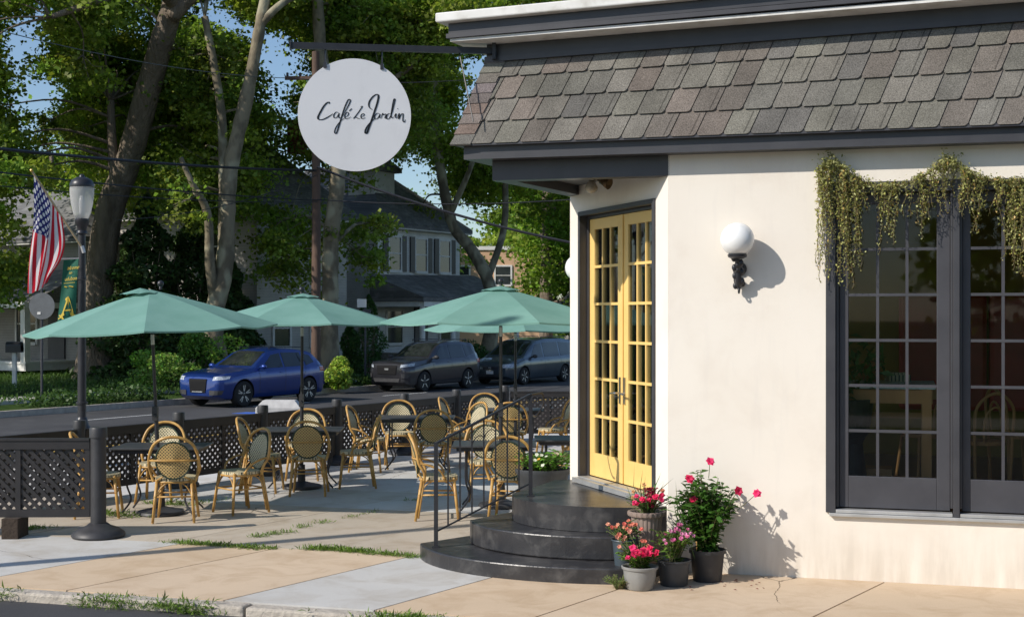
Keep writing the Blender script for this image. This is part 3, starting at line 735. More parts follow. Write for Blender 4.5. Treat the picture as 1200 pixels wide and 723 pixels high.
# ---------------------------------------------------------------- hanging sign
br = thing('sign_bracket', 'long black square bar sticking out from the roof corner', 'bracket', (-.19, 12.2, 4.56))
bd = Vector((-.985, -.15, 0)).normalized()
MB().plank((.05, .0, 0), bd*1.76, .045, .055).box(bd*1.765, (.012, .06, .075)).build('bar', M['black'], br)
MB().box((.03, .0, 0), (.03, .14, .16)).build('wall_plate', M['black'], br)
MB().tube([bd*.28+Vector((0, 0, -.03)), Vector((-.17+.02, -.22, -.66))], .006, 5).tube([bd*.28+Vector((0, 0, -.03)), bd*.28+Vector((.0, 0, .02))], .012, 6).build('stay_rod', M['black'], br)
sc = Vector((-1.385, 12.02, 3.965))
sg = thing('round_sign', 'round white café sign lettered Café Le Jardin hanging from a black bar', 'sign', sc)
RS = .495
nx = Vector((bd.y, -bd.x, 0)); 
if nx.y > 0: nx = -nx
bx_ = -bd
def disc(mb, r, t0, t1, n=96):
    vs = []
    for t_ in (t0, t1):
        for i in range(n): a = 2*PI*i/n; vs.append(bx_*r*math.cos(a)+Vector((0, 0, r*math.sin(a)))+nx*t_)
    fs = [tuple(range(n, 2*n)), tuple(reversed(range(n)))]+[(i, (i+1) % n, n+(i+1) % n, n+i) for i in range(n)]
    return mb.add(vs, fs)
signwhite = mat('sign_white', (.80, .80, .81), (.77, .77, .78), .35, 1.2, stain=((.55, .55, .56), 3, .25))
disc(MB(), RS, -.008, .008).build('board', signwhite, sg)
mb = MB()
for cx_ in (193, 487):
    u = (cx_-345)/293*RS; 
    mb.box(bx_*u+Vector((0, 0, .43)), (.028, .035, .05)); mb.plank(bx_*u+Vector((0, 0, .44)), bx_*u+Vector((0, 0, .565)), .012, .012, up=(0, 1, 0))
mb.build('hanger', M['black'], sg)
ink = mat('sign_ink', (.012, .012, .014), None, .4)
strokes = [
 ([(212, 326), (214, 318), (203, 320), (186, 338), (170, 366), (156, 396), (160, 409), (180, 409), (206, 396), (232, 378)], 7.5),
 ([(262, 374), (250, 368), (238, 382), (238, 398), (250, 398), (262, 380), (264, 374), (262, 392), (268, 400), (282, 390)], 4.6),
 ([(282, 390), (300, 356), (318, 320), (322, 303), (311, 303), (294, 340), (278, 390), (262, 446), (250, 480), (241, 476), (247, 452), (268, 420), (296, 396)], 5.6),
 ([(296, 396), (308, 386), (313, 374), (305, 368), (295, 380), (294, 396), (304, 403), (326, 392)], 4.6),
 ([(316, 362), (330, 348)], 5.5),
 ([(374, 338), (384, 334), (378, 346), (362, 370), (344, 394), (338, 400), (350, 394), (364, 400), (374, 400)], 4.6),
 ([(376, 394), (390, 386), (394, 376), (385, 374), (377, 386), (380, 399), (390, 400), (400, 393)], 4.2),
 ([(436, 352), (420, 338), (420, 312), (436, 286), (456, 271), (468, 278), (462, 315), (448, 360), (432, 410), (418, 448), (408, 476), (399, 474), (404, 452), (424, 422), (452, 398)], 8.0),
 ([(474, 374), (462, 370), (449, 384), (450, 400), (462, 398), (474, 380), (476, 374), (474, 392), (482, 397)], 4.6),
 ([(482, 397), (490, 370), (494, 378), (504, 373), (508, 378), (502, 393), (510, 398)], 4.6),
 ([(534, 376), (522, 370), (511, 384), (512, 398), (524, 396), (538, 366), (550, 318), (555, 294), (548, 296), (540, 334), (534, 380), (540, 394), (550, 386)], 4.8),
 ([(550, 386), (560, 370), (558, 390), (566, 394)], 4.6), ([(567, 345), (570, 342)], 5.5),
 ([(566, 394), (576, 368), (574, 398), (586, 374), (596, 370), (596, 388), (596, 408), (604, 414), (608, 400)], 5.0)]
mb = MB()
for pts, wd in strokes:
    c_ = catmull([Vector((p[0], p[1], 0)) for p in pts], 7); n = len(c_); L, Rr = [], []
    for i, p in enumerate(c_):
        d_ = (c_[min(i+1, n-1)]-c_[max(i-1, 0)]); d_ = d_.normalized() if d_.length > 0 else Vector((1, 0, 0)); q = Vector((-d_.y, d_.x, 0))
        wv = wd*1.08*(.48+.75*abs(d_.y)**1.3*(1 if d_.y > 0 else .8))*min(1, .45+4*min(i, n-1-i)/n)/2
        L.append(p+q*wv); Rr.append(p-q*wv)
    def sp(p): return bx_*((p.x-345)/293*RS)+Vector((0, 0, (381-p.y)/298*RS))+nx*.0105
    vs = [sp(p) for p in L]+[sp(p) for p in Rr]; mb.add(vs, [(i, i+1, n+i+1, n+i) for i in range(n-1)])
mb.build('lettering', ink, sg)
# ---------------------------------------------------------------- wall lamps
def sconce(base, out, label, along):
    g = thing('globe_wall_lamp', label, 'wall lamp', base, 0, 'globe wall lamps')
    o = Vector(out); a = Vector(along); z = Vector((0, 0, 1))
    MB().lathe([(.0, 0), (.055, 0), (.06, .012), (.045, .03), (0, .035)], n=20, axis=o, c=z*-.03).build('wall_plate', M['black'], g)
    mb = MB()
    pts = catmull([o*.02-z*.12, o*.06-z*.17, o*.10-z*.12, o*.12-z*.05, o*.16+z*.0, o*.185+z*.06], 6)
    mb.tube(pts, [.030-.016*abs(i/len(pts)-.35) for i in range(len(pts))], 10)
    for i in range(9):      # cast leaf scrolls
        k = i/8; p = pts[int(k*(len(pts)-1))]; mb.ball(p+a*(.028 if i % 2 else -.028)-z*.005, .024, 10, sq=(1, .8, 1.3)); mb.ball(p-z*.022, .02, 8)
    mb.tube(catmull([o*.03-z*.02, o*.09+z*.0, o*.12+z*.03, o*.09+z*.045], 6), .010, 8)
    mb.tube(catmull([o*.03-z*.14, o*.03-z*.20, o*.07-z*.235, o*.09-z*.21, o*.07-z*.19], 6), .008, 6)
    mb.build('bracket', M['black'], g, smooth=50)
    MB().lathe([(.0, .045), (.05, .05), (.078, .065), (.082, .085), (.07, .09), (0, .09)], n=24, c=o*.185).build('collar', M['black'], g, smooth=40)
    MB().ball(o*.185+z*.212, .142, 32).build('globe', M['opal'], g, smooth=True)
    return g
# globe centre at P(860,278,~11.4)
gp = FP(.615, .003, 2.845-.212-.006)
sconce(gp, NO, 'white globe lamp on a black bracket on the sunlit front wall', A)
e = E0+SD*.68+SN*.003; e.z = 2.50
sconce(e, SN, 'white globe lamp peeking past the far left edge of the entrance wall', SD)
# soffit flood light
q = P(699, 216, 12.75); q.z = 3.50
fl = thing('flood_light', 'twin head flood light under the soffit above the doors', 'light', q)
MB().lathe([(.0, -.03), (.055, -.03), (.06, 0), (0, 0)], n=20).build('canopy', M['alu'], fl)
MB().tube([(0, 0, -.02), (-.03, -.02, -.06)], .016, 8).lathe([(0, 0), (.03, 0), (.035, .06), (.0, .06)], c=(-.05, -.03, -.11), n=16).build('socket', M['alu'], fl)
MB().lathe([(.02, .02), (.035, .0), (.060, -.045), (.058, -.075), (.03, -.095), (0, -.10)], c=(-.05, -.04, -.06), n=20).build('clear_bulb', mat('bulb_glass', (.35, .30, .22), (.6, .55, .45), .1, 20), fl, smooth=True)
MB().tube([(0, 0, -.02), (.04, -.01, -.04)], .016, 8).lathe([(.03, 0), (.035, .03), (.055, .10), (.05, .10), (0, .06)], c=(.04, -.01, -.04), axis=(.7, -.5, -.35), n=18).build('spot_head', mat('bronze', (.18, .12, .06), None, .4, metal=.6), fl, smooth=True)
# ---------------------------------------------------------------- garland over the window
ga = thing('window_garland', 'olive green trailing vine garland draped over the café window', 'garland', FP(2.2, .0, 3.3))
rope = [(965, 196), (975, 190), (990, 200), (1010, 213), (1035, 219), (1060, 216), (1080, 208), (1098, 196), (1110, 190), (1122, 194), (1140, 206), (1165, 212), (1200, 213), (1235, 212), (1275, 205), (1300, 196)]
def wall_pt(px, py, t_):      # point t_ off the front wall seen at that bearing
    k = (px-CX)/F; b = P0+NO*t_; s = (k*b.y-b.x)/(A.x-k*A.y); p = b+A*s; z = CZ-(py-HY)/F*p.y
    return Vector((p.x, p.y, z))
rp = catmull([wall_pt(x, y, .075) for x, y in rope], 6)
stem = mat('vine_stem', (.14, .11, .05), None, .9); MB().tube(rp, .010, 6).build('rope', stem, ga, world=True)
RR = random.Random(11); cen = []; dirs = []; sizes = []; cols_ = []
strands = []
def hang(x, y, yb, t_): strands.append((x, y, yb, t_))
for i in range(22): hang(RR.uniform(958, 990), RR.uniform(190, 206), RR.uniform(250, 338), RR.uniform(.03, .15))
for x, yb in ((992, 348), (996, 322), (1004, 290), (1008, 316), (1003, 310), (1018, 262), (1035, 300), (1037, 285), (1033, 270), (1049, 298), (1047, 285), (1062, 262), (1074, 266), (1083, 280), (1081, 262), (1092, 248), (1104, 240), (1112, 236),
              (1128, 248), (1142, 282), (1146, 278), (1149, 268), (1156, 250), (1176, 310), (1181, 298), (1185, 322), (1190, 320), (1196, 326), (1188, 300), (1199, 300), (1205, 280), (1220, 300), (1240, 290), (1255, 320), (1262, 330), (1275, 330), (1285, 345), (1292, 340)):
    for k in range(1+(RR.random() < .5)): hang(x+RR.uniform(-3.5, 3.5), 208, yb+RR.uniform(-12, 4), RR.uniform(.05, .13))
for i in range(75):
    x = RR.uniform(965, 1290); hang(x, 210, 210+RR.uniform(12, 48), RR.uniform(.04, .16))
mb = MB()
for x, y, yb, t_ in strands:
    xs = [p[0] for p in rope]; y0 = np.interp(x, xs, [p[1] for p in rope])-RR.uniform(0, 5) if y > 205 else y
    a = wall_pt(x, y0, t_); b = wall_pt(x+RR.uniform(-3, 3), yb, t_*.85); n = max(4, int((a.z-b.z)/.011)); bow = RR.uniform(-.03, .03)
    prev = []
    for j in range(n):
        k = j/n; p = a.lerp(b, k)+A*(bow*math.sin(k*5+x)+RR.gauss(0, .006)); prev.append(p)
        for q_ in range(int(.9+3.6*(1-.75*k)*RR.random())):
            cen.append(p+Vector((RR.gauss(0, .013), RR.gauss(0, .013), RR.gauss(0, .006)))); dirs.append((RR.gauss(0, .6), RR.gauss(0, .6), -.7)); sizes.append(RR.uniform(.012, .038)*(1-.3*k))
            g = RR.uniform(.6, 1.35)*(1.0+.25*k); br__ = RR.random() < .12; cols_.append((g*1.1, g*.75, g*.6) if br__ else (g, g, g*RR.uniform(.6, 1.1)))
    mb.tube(prev[::3] if len(prev) > 6 else prev, .0025, 4)
for p in rp:
    for _ in range(18):
        cen.append(p+Vector((RR.gauss(0, .026), RR.gauss(0, .026), RR.gauss(-.004, .024)))); dirs.append((RR.gauss(0, 1), RR.gauss(0, 1), RR.gauss(0, 1))); sizes.append(RR.uniform(.018, .034)); cols_.append((RR.uniform(.7, 1.2),)*3)
for px_, py_ in ((972, 192), (1110, 190)):
    for _ in range(160):
        p = wall_pt(px_+RR.gauss(0, 6), py_+RR.gauss(-1, 6), RR.uniform(.03, .13)); cen.append(p); dirs.append((RR.gauss(0, 1), RR.gauss(0, 1), RR.gauss(.3, 1))); sizes.append(RR.uniform(.02, .036)); cols_.append((RR.uniform(.7, 1.1),)*3)
mb.build('stems', stem, ga, world=True)
leaf_obj('foliage', [tuple(p) for p in cen], np.array(sizes), M['garland'], ga, True, np.array(cols_), aspect=.55, dirs=np.array(dirs))
# ---------------------------------------------------------------- flower pots
def pot(name, label, loc, prof, m_, ripple=0, rn=0, soilz=None, soilr=.1):
    t_ = thing(name, label, 'potted plant', loc, 0, 'potted flowers by the steps')
    MB().lathe(prof, n=64 if rn else 40, ripple=ripple, rn=rn).build('pot', m_, t_, smooth=50)
    MB().lathe([(0, soilz), (soilr, soilz-.004)], n=20).build('soil', M['soil'], t_)
    return t_
def stems_and_leaves(t_, z0, H, spread, nst, nl, ls, lmat, lean=(0, 0), aspect=.42, lowest=.1, col=(1, 1, 1), seed=1):
    r = random.Random(seed); mb = MB(); cen, dr, sz, tips = [], [], [], []
    for i in range(nst):
        a = r.uniform(0, 2*PI); q = r.uniform(.15, 1)**.7*spread; h = H*r.uniform(.6, 1.0)*(1.12-.35*q/spread)
        p0 = Vector((r.uniform(-.03, .03), r.uniform(-.03, .03), z0)); p2 = Vector((math.cos(a)*q+lean[0], math.sin(a)*q+lean[1], z0+h)); p1 = p0.lerp(p2, .5)+Vector((0, 0, h*.12))
        pts = catmull([p0, p1, p2], 5); mb.tube(pts, [.005*(1-.5*k/len(pts)) for k in range(len(pts))], 5); tips.append(p2)
        for j in range(nl):
            k = lowest+(1-lowest)*(j+r.random())/nl; f = k*(len(pts)-1); ii = min(int(f), len(pts)-2); p = pts[ii].lerp(pts[ii+1], f-ii)
            an = j*2.4+r.uniform(-.5, .5); d_ = Vector((math.cos(an), math.sin(an), r.uniform(-.1, .7))); cen.append(p); dr.append(d_); sz.append(ls*r.uniform(.6, 1.2))
    mb.build('stems', M['weedstem'], t_)
    n = len(cen); nrm = np.array([(r.gauss(0, .35), r.gauss(0, .35), 1) for _ in range(n)])
    leaf_obj('foliage', [tuple(p) for p in cen], np.array(sz), lmat, t_, nrm=nrm, dirs=np.array([tuple(d) for d in dr]), aspect=aspect, col=np.tile(np.array(col), (n, 1)), base=True)
    return tips
M['weedstem'] = mat('green_stem', (.12, .17, .05), (.14, .1, .05), .7, 10)
def flower(name, t_, p, r0, col, n=5, d=(0, -.5, .6), layers=1, seed=0):
    r = random.Random(seed); d = Vector(d).normalized(); Q = Vector((0, 0, 1)).rotation_difference(d).to_matrix(); cen, dr, nr, sz, cl = [], [], [], [], []
    for l in range(layers):
        for i in range(n):
            a = 2*PI*(i+.5*l)/n+r.uniform(-.15, .15); up = .25+.55*l
            cen.append(p+d*.004*l); dr.append(Q @ Vector((math.cos(a), math.sin(a), up))); nr.append(Q @ Vector((-math.cos(a)*up, -math.sin(a)*up, 1))); sz.append(r0*(1-.22*l)*r.uniform(.9, 1.1)); cl.append(col)
    o = leaf_obj(name, [tuple(x) for x in cen], np.array(sz), M['petal'], t_, nrm=np.array([tuple(x) for x in nr]), dirs=np.array([tuple(x) for x in dr]), aspect=.95, col=np.array(cl), base=True)
    return o
rr = random.Random(5)
def place_flowers(t_, tips, k, r0, cols, n=5, layers=1, d=None, name='flower'):
    for i, p in enumerate(sorted(tips, key=lambda p: p.y-p.z*.8)[:k]):
        c_ = cols[i % len(cols)]; flower(name, t_, p+Vector((0, -.005, .008)), r0*rr.uniform(.85, 1.15), c_, n, d or (rr.uniform(-.5, .5), rr.uniform(-1, -.3), rr.uniform(.3, .9)), layers, i)
HOT = [(.80, .03, .13), (.85, .05, .20), (.70, .02, .10)]
# front grey bowl
t_ = pot('flower_pot', 'round light grey pot of bright pink red flowers standing in front', (1.03, 11.0, 0), [(.0, 0), (.095, 0), (.105, .01), (.128, .10), (.135, .165), (.147, .168), (.150, .185), (.142, .19), (.13, .185), (.12, .16), (0, .16)], M['greypot'], soilz=.165, soilr=.125)
tp = stems_and_leaves(t_, .16, .20, .19, 60, 10, .055, M['leafpot'], seed=2, col=(1.1, 1.05, .8)); place_flowers(t_, tp, 15, .034, HOT, 5, 2)
tp2 = stems_and_leaves(t_, .16, .33, .17, 14, 7, .04, M['leafpot'], seed=12, lean=(-.05, .03)); place_flowers(t_, tp2, 10, .022, [(.80, .25, .18), (.85, .4, .3)], 6, 2)
# dark pot, pale pink
t_ = pot('flower_pot', 'dark slate pot of pale pink flowers between the grey bowl and the tall shrub', (1.325, 11.17, 0), [(.0, 0), (.105, 0), (.112, .01), (.130, .19), (.142, .195), (.143, .21), (.132, .21), (.12, .18), (0, .18)], M['darkpot'], soilz=.185, soilr=.122)
tp = stems_and_leaves(t_, .18, .34, .18, 56, 10, .052, M['leafpot'], seed=4, col=(1.2, 1.1, .8)); place_flowers(t_, tp, 20, .020, [(.75, .22, .42), (.80, .35, .55), (.7, .16, .36)], 7, 2)
# small blue pot
t_ = pot('flower_pot', 'blue grey pot of coral flowers behind the light grey bowl on the bottom step', (.93, 11.36, .13), [(.0, 0), (.075, 0), (.095, .20), (.105, .205), (.1, .215), (.085, .19), (0, .19)], M['bluepot'], soilz=.195, soilr=.085)
tp = stems_and_leaves(t_, .19, .17, .16, 30, 8, .04, M['leafpot'], seed=6); place_flowers(t_, tp, 14, .022, [(.85, .30, .20), (.9, .45, .3), (.8, .2, .15)], 6, 2)
# fluted pot with spikes
t_ = pot('flower_pot', 'tall fluted taupe pot with spiky grass and crimson blooms on the bottom step', (1.135, 11.50, .13), [(.0, 0), (.085, 0), (.095, .01), (.125, .36), (.128, .385), (.152, .39), (.158, .405), (.158, .425), (.145, .43), (.13, .42), (.12, .39), (0, .39)], M['terra'], .035, 22, .395, .125)
tp = stems_and_leaves(t_, .39, .21, .21, 42, 8, .038, M['leafpot'], seed=8, col=(.9, .95, .9)); place_flowers(t_, tp, 9, .030, HOT, 5, 2)
tq = stems_and_leaves(t_, .39, .24, .2, 12, 5, .03, M['leafpot'], seed=18, col=(1.3, .9, .8)); place_flowers(t_, tq, 10, .02, [(.75, .4, .2), (.6, .25, .15)], 7, 2)
cen, dr = [], []
for i in range(24):
    a = rr.uniform(0, 2*PI); cen.append((0, 0, .4)); dr.append((math.cos(a)*rr.uniform(.1, .75), math.sin(a)*rr.uniform(.1, .6), 1))
leaf_obj('spike_leaves', cen, rng.uniform(.26, .46, 24), M['leafpot'], t_, dirs=np.array(dr), aspect=.028, nrm=rng.normal(size=(24, 3)), col=np.tile((.75, .95, .9), (24, 1)), base=True)
cen = [(.03+rr.gauss(0, .022), -.06+rr.gauss(0, .02), .47+rr.random()*.16) for _ in range(260)]
leaf_obj('flower', cen, .03, M['petal'], t_, col=np.tile((.30, .015, .05), (260, 1)))
# mandevilla in nursery pot
mv = (1.625, 11.36, 0)
t_ = pot('flowering_shrub', 'tall leafy shrub with red trumpet flowers in a black nursery pot against the wall', mv, [(.0, 0), (.112, 0), (.118, .01), (.140, .23), (.152, .232), (.153, .262), (.143, .262), (.13, .22), (0, .22)], M['blackrough'], soilz=.23, soilr=.13)
tp = stems_and_leaves(t_, .22, .66, .29, 60, 26, .085, M['leafpot'], seed=21, aspect=.5, lean=(.0, .02), col=(.62, .74, .62), lowest=.06)
tp3 = stems_and_leaves(t_, .22, .74, .15, 18, 18, .08, M['leafpot'], seed=25, aspect=.48, col=(.8, .9, .65), lean=(.0, .0))
MB().plank((.02, 0, .22), (.0, .03, .78), .022, .012).plank((-.07, .05, .22), (-.1, .08, .62), .022, .012).build('stake', M['wood'], t_)
for i, (px, py) in enumerate(((808, 561), (832, 541), (813, 586), (865, 575), (887, 578), (838, 545), (782, 570))):
    Yf = 11.2+.05*i; p = P(px, py, Yf)-Vector(mv)
    if i in (5, 6): continue
    MB().tube([(p.x*.6, p.y*.5, p.z-.14), (p.x, p.y, p.z)], .003, 5).build('flower_stalk', M['weedstem'], t_)
    flower('flower', t_, p, .043, HOT[i % 3], 6, (rr.uniform(-.7, .4), -1, rr.uniform(.1, .8)), 2, i+40)
cen, dr = [], []
for i in range(16):
    a = rr.uniform(0, 2*PI); cen.append((-.12, .06, .25)); dr.append((math.cos(a)*.25-.15, math.sin(a)*.3, 1))
leaf_obj('spike_leaves', cen, rng.uniform(.35, .62, 16), M['leafpot'], t_, dirs=np.array(dr), aspect=.022, nrm=rng.normal(size=(16, 3)), col=np.tile((.5, .5, .35), (16, 1)), base=True)
# planter beyond the landing
t_ = thing('planter', 'black bowl planter of white and yellow flowers beside the landing behind the railing', 'planter', (.33, 14.55, 0))
MB().lathe([(0, 0), (.17, 0), (.19, .05), (.27, .50), (.30, .54), (.30, .58), (.27, .57), (.25, .5), (0, .5)], n=36).build('pot', M['darkpot'], t_, smooth=50)
MB().lathe([(0, .52), (.25, .515)], n=20).build('soil', M['soil'], t_)
tp = stems_and_leaves(t_, .5, .28, .40, 90, 10, .075, M['leafpot'], seed=31, col=(1.2, 1.35, .9)); place_flowers(t_, tp, 7, .022, [(.7, .72, .6), (.85, .5, .05), (.7, .72, .6)], 6, 1)
t_ = thing('weedy_plant', 'low green leafy plant growing at the foot of the landing', 'plant', (-.1, 13.95, 0))
stems_and_leaves(t_, 0, .20, .20, 26, 7, .07, M['leafpot'], seed=33, col=(1.1, 1.3, .8))
t_ = thing('weedy_plant', 'feathery green weed growing at the front corner of the bottom step', 'plant', (.86, 11.02, 0))
stems_and_leaves(t_, 0, .12, .13, 60, 12, .018, M['weed'], seed=35, col=(1.1, 1.1, .9))
cen = [(rr.uniform(1.4, 2.15), rr.uniform(10.95, 11.45), .004) for _ in range(16)]
leaf_obj('fallen_petals', cen, .03, M['petal'], None, col=np.tile((.25, .03, .03), (16, 1)), nrm=np.tile((0, 0, 1.), (16, 1))+rng.normal(size=(16, 3))*.2, kind='stuff')
# ---------------------------------------------------------------- lattice fences
def lattice(mb, o, ax, w0, w1, z0, z1, pitch=.068, sw=.036, t1=.006, t2=-.006):
    """two layers of crossing diagonal strips clipped to a rectangle in the (ax, z) plane"""
    nrm = Vector((-ax.y, ax.x, 0)); H = z1-z0; Wd = w1-w0
    for sgn, off in ((1, t1), (-1, t2)):
        k = -H/pitch*1.0; c_ = -H
        step = pitch*math.sqrt(2)*1.0
        hw = sw/2*math.sqrt(2)
        c_ = -H-step
        while c_ < Wd+step:
            # strip |x - sgn*z' - c| < hw ; polygon clip of rectangle
            poly = [Vector((0, 0, 0)), Vector((Wd, 0, 0)), Vector((Wd, H, 0)), Vector((0, H, 0))]
            if sgn == 1: n1 = Vector((1, -1, 0)); cc = c_
            else: n1 = Vector((1, 1, 0)); cc = c_+H
            poly = clip(poly, n1, cc+hw)
            if len(poly) > 2: poly = clip(poly, -n1, -(cc-hw))
            if len(poly) > 2:
                n = len(poly); th = .005
                f = [o+ax*(w0+p.x)+Vector((0, 0, z0+p.y))+nrm*(off+th) for p in poly]; b = [o+ax*(w0+p.x)+Vector((0, 0, z0+p.y))+nrm*(off-th) for p in poly]
                mb.add(f+b, [tuple(range(n)), tuple(reversed(range(n, 2*n)))]+[(i, n+i, n+(i+1) % n, (i+1) % n) for i in range(n)])
            c_ += step
def fence_post(parent, loc, h=1.07, r=.075, base=True):
    p = MB().lathe([(r*.93, .02), (r*.93, h-.10), (r*1.06, h-.10), (r*1.06, h-.015), (r*.98, h), (0, h)], n=28, c=loc).build('post', M['fence'] if not base else M['blackrough'], parent, world=True, smooth=40)
    if base: MB().lathe([(0, 0), (.25, 0), (.262, .02), (.255, .045), (.20, .085), (.12, .115), (.09, .14), (0, .14)], n=36, c=loc).build('base', M['blackrough'], p, world=True, smooth=40)
    return p
def fence_panel(parent, a, b, z0=.2, z1=.94, mid=1, pitch=.068, sw=.036):
    a = Vector(a); b = Vector(b); ax = (b-a).normalized(); L = (b-a).length; nr = Vector((-ax.y, ax.x, 0)); mb = MB()
    mb.obox(a, ax, nr, (0, L), (-.03, .03), z1-.085, z1); mb.obox(a, ax, nr, (0, L), (-.025, .025), z0, z0+.075); mb.obox(a, ax, nr, (0, L), (-.04, .04), z1, z1+.022)
    for i in range(mid+2):
        x = (L-.05)*i/(mid+1); mb.obox(a, ax, nr, (x, x+.05), (-.022, .022), z0+.075, z1-.085)
    for i in range(mid+1):
        x0 = (L-.05)*i/(mid+1)+.05; x1 = (L-.05)*(i+1)/(mid+1); lattice(mb, a, ax, x0, x1, z0+.075, z1-.085, pitch, sw)
    return mb.build('lattice_panel', M['fence'], parent, world=True)
fn = thing('lattice_fence', 'black lattice fence panel ending in a round post at the near left corner', 'fence', (-4.12, 13.6, 0))
fence_panel(fn, (-6.3, 13.55, 0), (-4.20, 13.6, 0), .2, .96, 2); fence_post(fn, (-4.12, 13.6, 0), 1.09, .082)
MB().box((-4.95, 13.6, .1), (.16, .3, .2)).build('foot', M['soil'], fn, world=True)
fb = thing('lattice_fence', 'long brown black lattice fence on round posts running along the street', 'fence', (-4.68, 16.97, 0))
ts = [-2.45, -.87, .73, 2.31, 3.92, 5.6, 7.07, 8.6]
FF = Vector((-4.68, 16.97, 0))
for i, t__ in enumerate(ts):
    p = FF+U*t__; fence_post(fb, p, .96, .072)
    if i: fence_panel(fb, FF+U*(ts[i-1]+.07), FF+U*(t__-.07), .11, .83, 1)
pr = FF+U*8.6
fe = thing('lattice_fence', 'short lattice fence run closing the patio behind the steps', 'fence', pr+Vector((.1, 0, 0)))
p_prev = pr+Vector((.09, 0, 0))
for i in range(3):
    q_ = p_prev+Vector((1.35, 0, 0)); fence_panel(fe, p_prev, q_, .11, .84, 1); fence_post(fe, q_+Vector((.08, 0, 0)), .96, .07); p_prev = q_+Vector((.16, 0, 0))
# ---------------------------------------------------------------- parasols
def umbrella(loc, R0, ztop, rise, tilt, rot, label, crank=True, H=None):
    t_ = thing('patio_umbrella', label, 'umbrella', loc, 0, 'green patio umbrellas'); lx, ly = tilt
    def T_(p): return Vector((p[0]+lx*p[2], p[1]+ly*p[2], p[2]-p[0]*lx-p[1]*ly))
    MB().tube([T_((0, 0, .02)), T_((0, 0, 1.05))], .024, 12).build('pole', M['black'], t_)
    MB().tube([T_((0, 0, 1.051)), T_((0, 0, ztop-.03))], .019, 12).build('upper_pole', M['black'], t_)
    MB().tube([T_((0, 0, ztop-rise-.17)), T_((0, 0, ztop-rise-.06))], .0215, 12).build('joint', M['alu'], t_)
    if crank:
        MB().box(T_((0, -.03, 1.12)), (.055, .075, .16)).tube([T_((0, -.07, 1.12)), T_((.0, -.11, 1.12)), T_((.045, -.11, 1.07))], .008, 6).build('crank', M['blackrough'], t_, bevel=.008)
    MB().lathe([(0, 0), (.24, 0), (.26, .015), (.25, .04), (.12, .07), (.05, .09), (.045, .30), (0, .30)], n=36).build('base', M['blackrough'], t_, smooth=35)
    c8 = []
    for k in range(8): a = rot+PI*k/4; c8.append(Vector((R0*math.cos(a), R0*math.sin(a), 0)))
    def surf(k, u, v, r0=0.0, r1=1.0, z0=0.0):
        p = c8[k].lerp(c8[(k+1) % 8], v); rr_ = r0+(r1-r0)*u
        sagm = .030*math.sin(PI*v)*rr_*rr_; edge = .035*math.sin(PI*v)*max(0, (u-.8))*5*0
        scallop = 1-.020*math.sin(PI*v)*rr_
        prof = rise*(1-rr_)-.055*math.sin(PI*rr_)+0*rr_
        prof = rise*(1-rr_)+.012*math.sin(PI*rr_)
        z = ztop-rise+prof-sagm*.8+z0+.004*math.sin(rr_*19+k*2+v*7)*math.sin(PI*v)*rr_
        return T_((p.x*rr_*scallop, p.y*rr_*scallop, z))
    mb = MB()
    for k in range(8): mb.grid(lambda u, v, k=k: surf(k, u, v), 10, 8)
    can = mb.build('canopy', M['canopy'], t_, smooth=28)
    mb = MB()
    for k in range(8): mb.grid(lambda u, v, k=k: surf(k, u, v, 0, .165, .016+.012*math.sin(PI*v)*u), 3, 6)
    mb.build('vent', M['canopy'], t_, smooth=28)
    mb = MB()
    for k in range(8):                       # hem binding
        a = [surf(k, 1, v/8) for v in range(9)]; b = [p-Vector((0, 0, .018)) for p in a]; n = 9
        mb.add(a+b, [(i, i+1, n+i+1, n+i) for i in range(8)])
    mb.build('hem', M['canopy'], can)
    for k in range(8):
        mb = MB(); tip = T_((c8[k].x*.99, c8[k].y*.99, ztop-rise-.012)); hub = T_((0, 0, ztop-.05)); mid = T_((c8[k].x*.5, c8[k].y*.5, ztop-rise*.5-.055)); low = T_((0, 0, ztop-rise-.02))
        mb.tube([hub, mid, tip], .006, 5); mb.tube([mid, low], .005, 5); mb.build('rib', M['black'], t_)
    MB().lathe([(0, ztop-.0), (.016, ztop), (.016, ztop+.03), (.012, ztop+.035)], n=12, c=(0, 0, 0)).ball((0, 0, ztop+.065), .036, 16).build('finial', M['black'], t_, smooth=40)
    f_ = t_.children[-1]
    for v in f_.data.vertices: v.co += Vector((lx*ztop, ly*ztop, 0))
    return t_
umbrella((-3.90, 15.15, 0), 1.37, 2.49, .44, (-.042, -.012), .20, 'sea green umbrella nearest the lamp post over the left table')
umbrella((-2.69, 17.45, 0), 1.30, 2.47, .36, (.004, .0), .42, 'sea green umbrella in the middle above the second table')
umbrella((-.13, 15.75, 0), 1.42, 2.53, .40, (.0, .0), .30, 'sea green umbrella standing closest to the yellow doors')
umbrella((.05, 20.2, 0), 1.35, 2.36, .36, (.0, .0), .1, 'sea green umbrella half hidden behind the one near the doors')
